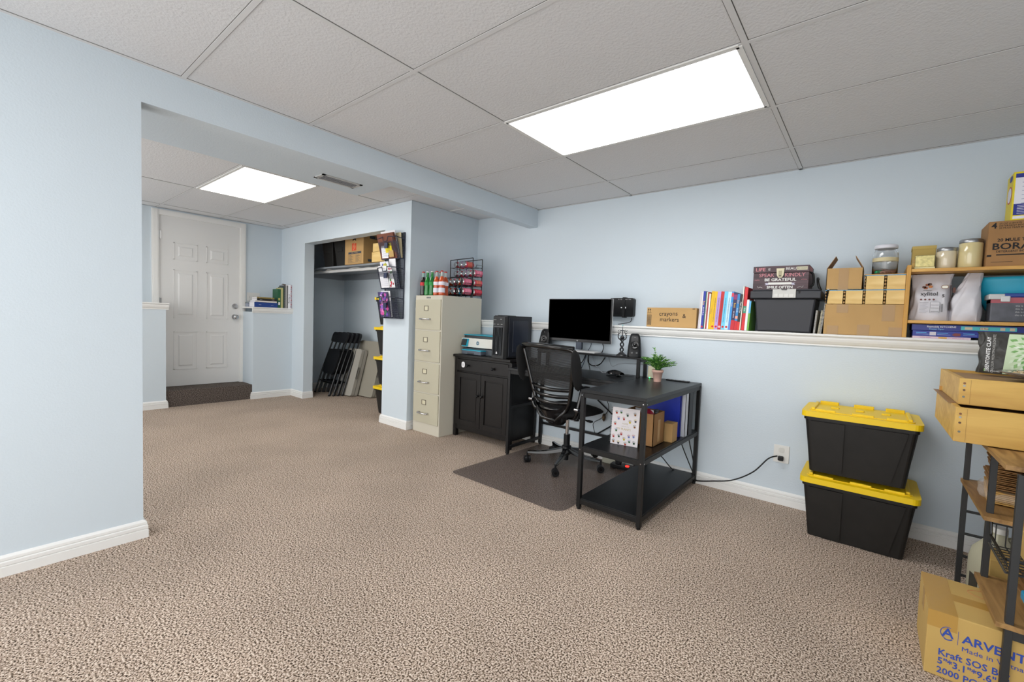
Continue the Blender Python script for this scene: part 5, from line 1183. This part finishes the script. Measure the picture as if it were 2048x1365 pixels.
# ================================================================== FAR LEDGE BY THE DOOR
FZ = 1.186
FBK = [('flat', -3.60, -1.215, 0, .27, .062, '#1d3f86', 'dark blue book lying flat at the bottom of the far ledge pile'), ('flat', -3.60, -1.215, .0625, .25, .022, '#d9d3d0', 'white book with red pattern lying in the far ledge pile'), ('flat', -3.60, -1.205, .085, .23, .026, '#26231f', 'black book second from the top of the far ledge pile'), ('flat', -3.60, -1.22, .1115, .20, .018, '#8f7a3a', 'olive brown book on top of the far ledge pile')]
for _, x, y, z, L_, th, col_, lab in FBK:
    t = thing('book', lab, 'book', (x, y, FZ+z), group='books on the ledge by the door'); MB().box(-.09, .09, -L_/2, L_/2, 0, .0015, C_(col_)).box(-.09, .09, -L_/2, L_/2, th-.0015, th, C_(col_)).box(.0885, .09, -L_/2, L_/2, 0, th, C_(col_)).build('cover', t)
    MB().box(-.085, .088, -L_/2+.003, L_/2-.003, .0015, th-.0015, PAPER).build('pages', t)
    m = MB(); m.text('Library', .010 if th > .02 else .006, WHTTXT, T(.0903, -.07, th/2) @ face_matrix('right'), ext=.0002); m.text('reference', .008 if th > .02 else .005, WHTTXT, T(.0903, .07, th/2) @ face_matrix('right'), ext=.0002); m.build('lettering', t)
tl = thing('small_box', 'small grey and dark box at the left end of the far ledge', 'box', (-3.745, -1.31, FZ)); MB().box(-.05, .05, -.045, .04, 0, .045, C_('#8f97a8')).build('carton', tl); MB().box(-.052, .052, -.047, .042, .045, .052, C_('#33363c')).build('lid', tl)
y = -1.078
for wd, h_, col_, lab in ((.040, .25, '#1f5a3a', 'dark green box shaped book standing behind the flat pile'), (.026, .27, '#b8b078', 'pale yellow green book, left of the spiral ones on the far ledge'), (.014, .285, '#2f4a38', 'thin green book beside the spiral notebooks on the far ledge'), (.018, .305, '#3b3a3c', 'dark spiral book, first of two on the far ledge'), (.018, .305, '#c8c4bc', 'cream page spiral book, second of two on the far ledge'), (.012, .305, '#4a4440', 'dark brown spiral book next to the white binder'), (.032, .315, '#e6e6ea', 'white binder with handwritten spine on the far ledge'), (.014, .315, '#c8b8c0', 'patterned red and white book at the right end of the far ledge')):
    t = thing('book', lab, 'book', (-3.60, y+wd/2, FZ), group='books on the ledge by the door')
    MB().box(-.08, .08, -wd/2+.0003, wd/2-.0003, 0, h_, C_(col_)).build('cover', t); MB().box(-.078, .078, -wd/2+.002, wd/2-.002, h_, h_+.0006, PAPER).build('pages', t)
    m = MB()
    if h_ == .315 and wd == .032: m.text('LT Planning', .026, BLKTXT, T(.0803, 0, .13) @ face_matrix('right') @ Matrix.Rotation(-PI/2, 4, 'Z'), ext=.0002)
    elif h_ == .315:
        for k in range(10): m.box(.0801, .0806, -.006+.004*(k % 2), -.001+.006*(k % 2), .015+k*.029, .032+k*.029, C_('#a83a48' if k % 2 else '#3a4a7a'))
    elif h_ == .305:
        for k in range(31): m.cyl((.080, -wd/2+.002, .008+k*.0095), (.080, wd/2-.002, .008+k*.0095), .002, STEEL if wd else STEEL, seg=6)
    elif h_ == .25: m.box(.0801, .0806, -.010, .010, .04, .075, WHITE); m.box(.0801, .0806, -.010, .010, .10, .13, C_('#c0b060'))
    if m.v: m.build('spine_print', t)
    y += wd
t = thing('cable_bundle', 'little tangle of brown wire on top of the spiral books on the far ledge', 'wire', (-3.60, -.965, FZ+.307)); q = random.Random(8); MB().tube(smoothpath([(q.uniform(-.03, .03), q.uniform(-.03, .03), q.uniform(.006, .022)) for _ in range(9)]), .003, C_('#5a4632')).build('wire', t)
ls = thing('light_switch', 'white switch plate on the far wall right of the door casing', 'switch', (-3.858, -1.245, 1.315))
MB().box(0, .006, -.075, .075, -.06, .06, C_('#d6d6d4', .4)).build('plate', ls, bevel=.002)
m = MB()
for k in (-1, 0, 1): m.box(.006, .012, k*.046-.006, k*.046+.006, -.014, .014, C_('#c8c8c6'))
m.build('toggle', ls)

# ================================================================== RIGHT HAND RACK
rk = thing('utility_rack', 'dark metal rack with rustic wood boards along the right side', 'rack', (3.42, -1.18, 0)); ax, ay = 3.42, -1.18
MT = C_('#2b2c2d', .5)
def RB(m, x0, x1, y0, y1, z0, z1, mm): return m.box(x0-ax, x1-ax, y0-ay, y1-ay, z0, z1, mm)
for y in (-.80, -1.25, -1.575):
    for x in ({-.80: 3.216, -1.25: 3.224, -1.575: 3.232}[y], 3.625):
        m = MB(); RB(m, x-.0095, x+.0095, y-.0095, y+.0095, 0, .735, MT); m.build('post', rk, bevel=.001)
for x0, y0, y1, z in ((3.20, -1.545, -1.20, .752), (3.20, -1.31, -.78, .505), (3.20, -1.59, -1.23, .262), (3.20, -1.20, -.78, .752)):
    m = MB(); RB(m, x0, 3.64, y0, y1, z-.016, z, RUSTIC); m.build('shelf_board', rk, bevel=.001)
for z in (.36, .255, .15, .06):
    MB().cyl((3.215-ax, -.80-ay, z), (3.625-ax, -.80-ay, z), .006, MT).build('end_bar', rk)
m = MB(); RB(m, 3.23, 3.63, -1.583, -1.567, .215, .245, MT); RB(m, 3.23, 3.63, -1.583, -1.567, .705, .735, MT); m.build('front_rail', rk)
# pull out wire basket between mid and front posts
wb = thing('wire_basket', 'black wire basket slung between the rack posts', 'basket', (3.42, -1.40, .40))
m = MB(); by0, by1 = -.125, .125
for (x_) in (-.195, .19): m.tube(smoothpath([(x_, by1, .095), (x_, by1-.02, .04), (x_, by1-.03, .035), (x_, by0+.03, .035), (x_, by0, .045)], 3), .004, C_('#4a4b4d', .35, 1)); m.tube([(x_, by1, 0), (x_, by0, -.0)], .004, C_('#8a8b8d', .35, 1))
m.tube([(-.195, by0, .045), (.19, by0, .045)], .004, MT); m.tube([(-.195, by0, 0), (.19, by0, 0)], .003, MT); m.tube([(-.195, by1, .075), (.19, by1, .075)], .003, MT); m.build('rim', wb)
m = MB()
for k in range(10): y = by0+.025*k+.01; m.tube([(-.195, y, .035), (-.19, y, 0), (.185, y, 0), (.19, y, .035)], .002, MT, seg=5)
for k in range(14): x_ = -.18+.027*k; m.tube([(x_, by0, .045), (x_, by0, 0), (x_, by1, 0), (x_, by1, .075)], .002, MT, seg=5)
m.build('wires', wb)
# trays
def tray(x0, x1, y0, y1, z0, z1, label):
    t = thing('pine_tray', label, 'tray', ((x0+x1)/2, (y0+y1)/2, z0), group='pine trays on the rack'); a, b, h_ = (x1-x0)/2, (y1-y0)/2, z1-z0; th = .018
    MB().box(-a, a, -b, -b+th, 0, h_, PINEY).box(-a, a, b-th, b, 0, h_, PINEY).box(-a, -a+th, -b+th, b-th, 0, h_, PINEY).box(a-th, a, -b+th, b-th, 0, h_, PINEY).build('sides', t, bevel=.0015)
    MB().box(-a+th, a-th, -b+th, b-th, .0, .006, C_('#9a6a3c', .6)).build('bottom', t) if h_ > .2 else MB().box(-a+th, a-th, -b+th, b-th, .0, h_-.012, C_('#a5825a', .6)).build('inner_panel', t)
    m = MB()
    for (zz, cc) in ((.82, '#7a4a20'), (.72, '#8f8f86'), (.56, '#5a3a20'), (.30, '#6a6a60')): m.cyl((-a+.014, -b-.0012, zz*h_), (-a+.014, -b, zz*h_), .0042, C_(cc, .4, 1 if cc[1] in '68' else 0), seg=10)
    m.box(-a+.032, -a+.0328, -b-.0005, -b, 0.004, h_-.004, C_('#8f6a30')); m.build('screws', t)
    return t
tray(3.105, 3.66, -1.275, -.66, .756, .8865, 'lower pine tray with a thin panel edge, resting on the rack')
t = thing('loose_board', 'thin dark edged board sticking out between the two pine trays', 'board', (3.38, -1.0, .8867)); MB().box(-.285, .27, -.14, .38, 0, .0025, C_('#8a6a4a')).build('panel', t)
t = thing('small_block', 'small honey coloured block on the far corner of the lower tray', 'block', (3.125, -.68, .886)); 
t['label'] = 'small honey coloured block on the far corner of the lower pine tray'; MB().box(-.014, .014, -.012, .012, 0.0045, .026, SHELFW).build('block_body', t)
tray(3.12, 3.67, -1.19, -.585, .8895, .992, 'upper pine tray, stacked on another, with a plate of seeds on it')
pl = thing('seed_plate', 'clear plastic plate heaped with pale seeds on the upper pine tray', 'plate', (3.465, -.97, .993))
m = MB(); m.lathe([(.10, 0), (.17, .012), (.205, .026), (.208, .028), (.17, .015), (.001, .004)], mat('clear_dish', '#dcdcda', .1, trans=.6), seg=48); m.build('dish', pl)
m = MB(); q = random.Random(11); m.lathe([(.001, .024), (.10, .026), (.165, .022), (.175, .016)], mat('seed_heap', '#c9b088', .9, noise=.5, nscale=160), seg=40, cap=False)
for k in range(260):
    a = q.uniform(0, 2*PI); r = .17*math.sqrt(q.random()); x_, y_ = r*math.cos(a), r*math.sin(a); s = .0035; z_ = .0255
    th = q.uniform(0, PI); m.hexa([(x_-s*math.cos(th)*2, y_-s*math.sin(th)*2, z_), (x_+s*math.sin(th), y_-s*math.cos(th), z_), (x_+s*math.cos(th)*2, y_+s*math.sin(th)*2, z_), (x_-s*math.sin(th), y_+s*math.cos(th), z_)], [(x_, y_, z_+.004)]*4, C_(q.choice(['#d9c39a', '#c4a878', '#8a6a44', '#e4d6b4']), .8))
o = m.build('seeds', pl); o['kind'] = 'stuff'
CLAYM = mat('charcoal_pouch', '#3a3936', .45, bump=.4, bscale=18, bdist=.02)
cp, P = pouch(3.380, -.72, .9925, .150, .035, .190, CLAYM, 'charcoal and green printed bentonite clay bag behind the seed plate', 'clay_pouch', seed=12, rz=-.25)
m = MB(); V_ = FR @ Matrix.Rotation(PI/2, 4, 'Z'); y = -.0385
M1 = T(0, y, .0)
m.text('BENTONITE CLAY', .0185, WHTTXT, T(-.112, y, .092) @ V_, ext=.0006, bold=.02); m.text('CALCIUM MONTMORILLONITE', .0125, C_('#b8b8b4'), T(-.095, y, .092) @ V_, ext=.0006); m.box(-.122, -.119, y, y+.001, .010, .022, C_('#6fae4a')); m.text('FIVE POUND', .009, WHTTXT, T(-.120, y, .012) @ FR, align='LEFT', ext=.0006)
m.build('lettering', cp)
y = -.047; m = MB(); q = random.Random(3)
m.prism([(-.062, .004), (.140, .004), (.142, .182), (-.050, .182)], y-.0002, y, 'Y', C_('#c8dcb8', .5))
for r_i in range(7):
    for k in range(22):
        a = 2*PI*k/22+r_i*.30; r0 = .008+r_i*.014; r1 = r0+.024; cx, cz = .045, .095
        pts = [(cx+r0*math.cos(a), cz+r0*math.sin(a)*.9), (cx+(r0+r1)/2*math.cos(a+.16), cz+(r0+r1)/2*math.sin(a+.16)*.9), (cx+r1*math.cos(a+.12), cz+r1*math.sin(a+.12)*.9), (cx+(r0+r1)/2*math.cos(a-.02), cz+(r0+r1)/2*math.sin(a-.02)*.9)]
        if all(-.05 < p[0] < .139 and .008 < p[1] < .178 for p in pts): m.prism(pts, y-.0008, y-.0002, 'Y', C_(['#8fbf78', '#e2eeda', '#6fa858', '#d2e4c6'][k % 4], .5))
m.build('green_swirl_print', cp)
# rack contents
KR = mat('kraft_paper', '#a57c4c', .85, noise=.15, nscale=12); KR2 = mat('kraft_paper_dark', '#8c6438', .85, noise=.2, nscale=12)
def bagstack(x, y, z, n, w2, d2, label, th=.007, seed=1, m_=KR):
    t = thing('paper_bag_stack', label, 'paper bags', (x, y, z), random.Random(seed).uniform(-.1, .1)); q = random.Random(seed)
    for k in range(n):
        dx, dy = q.uniform(-.010, .010), q.uniform(-.008, .008); zz = k*th
        m = MB(); m.hexa([(-w2+dx, -d2+dy, zz), (w2+dx, -d2+dy, zz), (w2+dx, d2+dy, zz), (-w2+dx, d2+dy, zz)], [(-w2+dx-.004, -d2+dy, zz+th*.35), (w2+dx, -d2+dy, zz+th*.35), (w2+dx, d2+dy, zz+th*.8), (-w2+dx, d2+dy, zz+th*.8)], m_); m.build('paper_bag', t)
bagstack(3.37, -1.00, .565, 16, .11, .13, 'thick stack of flat kraft paper bags on the middle board', .0075, 3)
pb = thing('bagged_kraft_bags', 'bundle of kraft bags in crinkled clear wrap on the middle board', 'paper bags', (3.345, -1.02, .506), -.1)
m = MB()
for k in range(7): m.box(-.10+.002*(k % 3), .11, -.12, .12, .004+k*.0068, .009+k*.0068, C_('#c99f58', .8))
m.build('bags', pb)
def wrapP(u, v):
    a = 2*PI*u; c_, s_ = math.cos(a), math.sin(a); k = (1+.05*math.sin(9*a+6*v)); cx = abs(c_)**.5*(1 if c_ > 0 else -1); sy = abs(s_)**.5*(1 if s_ > 0 else -1)
    r = math.sin(PI*v)**.35; return Vector((.122*cx*r*k, .135*sy*r*k, .028-.027*math.cos(PI*v)))
MB().grid(lambda u, v: wrapP(u, .02+.96*v), 40, 12, mat('clear_film', '#ffffff', .08, trans=.3, alpha=.25), closeu=True).build('plastic_wrap', pb)
t = thing('framed_print', 'small framed picture with red and green art standing at the back of the rack', 'picture', (3.40, -.74+.0, .62), rot=(-.05, 0, -.35))
t.location = (3.41, -1.155, .506); t.rotation_euler = (0, 0, 0)
t['label'] = 'small box with a red and green picture standing on the middle board'
m = MB(); m.box(-.085, .085, -.012, .012, .0, .20, C_('#8f8468')); m.build('carton', t); m = MB(); m.box(-.0856, -.085, -.011, .011, .01, .19, C_('#d8d4b8')); m.box(-.078, .078, -.0126, -.012, .01, .19, C_('#c8ccb0'))
for (a, b, c, e, cc) in ((-.05, -.02, .05, .15, '#b02a24'), (.0, .05, .04, .09, '#3a7a5a'), (-.07, .06, .155, .18, '#c9b23a'), (.01, .06, .10, .14, '#2f8ac0')): m.box(a, b, -.0132, -.0126, c, e, C_(cc))
m.build('picture', t)
wbx = carton((3.50, -1.03, .69), .14, .18, .03, 'flat white box lying on the kraft bag stack', m_=C_('#d6d6d8'), name='white_box')
t = thing('tall_carton', 'white and red printed carton standing in the wire basket', 'box', (3.35, -1.47, .412)); MB().box(-.045, .10, -.035, .035, 0, .23, C_('#dcdcde', .5)).build('carton', t, bevel=.001)
m = MB(); m.box(-.0456, -.045, -.03, .03, .13, .133, C_('#c03a30')); m.text('mailing labels', .012, BLKTXT, T(-.0457, 0, .16) @ face_matrix('left') @ Matrix.Rotation(PI/2, 4, 'Z'), ext=.0002); m.box(-.044, .099, -.0356, -.035, .02, .10, C_('#c82a28')); m.build('print', t)
carton((3.37, -1.345, .405), .16, .11, .09, 'golden small box lying in the wire basket', m_=CARDG, name='small_carton')
jg = thing('plastic_jug', 'cloudy plastic jug of pale liquid behind the rack posts on the carpet', 'jug', (3.315, -.93, 0), .3)
JM = mat('jug_plastic', '#b9b69e', .35, noise=.06, nscale=5)
m = MB(); o = rr(.15, .15, .03, 4); n = len(o); lev = [(.92, 0), (1, .012), (1, .20), (.9, .245), (.55, .29), (.28, .315), (.26, .335)]
vs = [(p[0]*s_, p[1]*s_, z) for s_, z in lev for p in o]; m.add(vs, [(k*n+i, k*n+(i+1) % n, (k+1)*n+(i+1) % n, (k+1)*n+i) for k in range(len(lev)-1) for i in range(n)]+[tuple(range(n))[::-1], tuple(range((len(lev)-1)*n, len(lev)*n))], JM, True); m.build('jug_body', jg)
MB().cyl((0, 0, .335), (0, 0, .358), .024, C_('#d8d8d4')).build('jug_cap', jg); MB().tube(smoothpath([(.02, 0, .31), (.06, 0, .31), (.068, 0, .25), (.066, 0, .20)]), .010, JM).build('jug_handle', jg); MB().box(-.0758, -.075, -.03, .03, .03, .14, C_('#3a3a34')).build('jug_label', jg)
c = carton((3.345, -1.095, .0), .19, .14, .30, 'open tan carton on the carpet behind the rack, with handwriting on its side', m_=CARDG, name='cardboard_box')
m = MB(); m.box(-.0955, -.095, -.05, .05, .06, .062, BLKTXT); m.text('books', .05, BLKTXT, T(-.0957, 0, .16) @ face_matrix('left') @ Matrix.Rotation(PI/2, 4, 'Z'), ext=.0003); m.build('handwriting', c)
bagstack(3.43, -1.40, .263, 9, .12, .10, 'stack of kraft paper bags on the low board under the wire basket', .009, 6, KR2)
bl = thing('turquoise_tub', 'black tub with a bright turquoise lid on the low rack board', 'container', (3.42, -1.44, .345)); bl.location = (3.335, -1.545+.075, .263)
bl.location = (3.34, -1.555, .263)
m = MB(); m.box(-.06, .14, -.035, .04, 0, .06, C_('#1c1d20', .4)); m.build('tub', bl, bevel=.008); m = MB(); m.box(-.075, .15, -.045, .05, .06, .09, C_('#2aa7d8', .35)); m.build('lid', bl, bevel=.006); MB().box(-.0752, -.06, -.0465, -.02, .062, .085, C_('#e07a30')).build('tab', bl)
MB().box(-.02, .10, -.0362, -.035, .015, .045, C_('#3a3a3e')).build('label_panel', bl)

# front carton with blue print
ar = thing('shipping_carton', 'large golden cardboard carton with blue printing on the carpet at the lower right', 'box', (3.325, -1.425, 0))
cx0, cx1, cy0, cy1, ct = -.280, .30, -.139, .150, .222
m = MB(); m.box(cx0, cx1, cy0, cy1, 0, ct, CARDG); m.build('carton', ar, bevel=.003)
m = MB(); m.box(cx0, cx1, -.025, .025, ct, ct+.0008, mat('tape_golden', '#b8904a', .25)); m.box(cx0+.0, cx0+.075, cy0, cy1, ct, ct+.0009, mat('tape_golden', '#b8904a', .25)); m.box(cx0, cx0+.075, cy0-.0008, cy0, ct-.055, ct, mat('tape_golden', '#b8904a', .25)); m.box(cx0-.0008, cx0, -.03, .03, ct-.07, ct, mat('tape_golden', '#b8904a', .25)); m.build('tape', ar)
m = MB(); y = cy0-.0008; BT = BLUETXT
ax_, az_ = -.227, .158
m.tube([(ax_+.018*math.cos(a), y+.0006, az_+.021*math.sin(a)) for a in [1.2+k*.26 for k in range(13)]], .0013, BT, seg=5); m.tube([(ax_+.018*math.cos(a), y+.0006, az_+.022*math.sin(a)) for a in [4.3+k*.16 for k in range(8)]], .0020, BT, seg=5)
m.text('A', .042, BT, T(ax_, y, az_) @ FR, ext=.0003, bold=.02); m.box(-.202, -.2008, y, y+.0008, .130, .176, BT)
m.text('ARVENTA', .038, BT, T(-.191, y, .155) @ FR, align='LEFT', ext=.0003, bold=.02, sx=1.02); m.text('Made in Vietnam', .0215, BT, T(-.192, y, .122) @ FR, align='LEFT', ext=.0003, sx=1.1)
m.text('Kraft SOS Bag', .031, BT, T(-.248, y, .086) @ FR, align='LEFT', ext=.0003, bold=.015, sx=.95); m.text('5"*3.1"*9.6"', .031, BT, T(-.248, y, .056) @ FR, align='LEFT', ext=.0003, bold=.015, sx=.95); m.text('2000 PCS', .030, BT, T(-.248, y, .024) @ FR, align='LEFT', ext=.0003, bold=.015, sx=.95)
m.tube([(-.09+.065*math.cos(a), .09+.030*math.sin(a), ct+.0004) for a in [k*.35 for k in range(18)]], .0006, C_('#c86a48'), seg=4, closed=True)
m.build('lettering', ar)
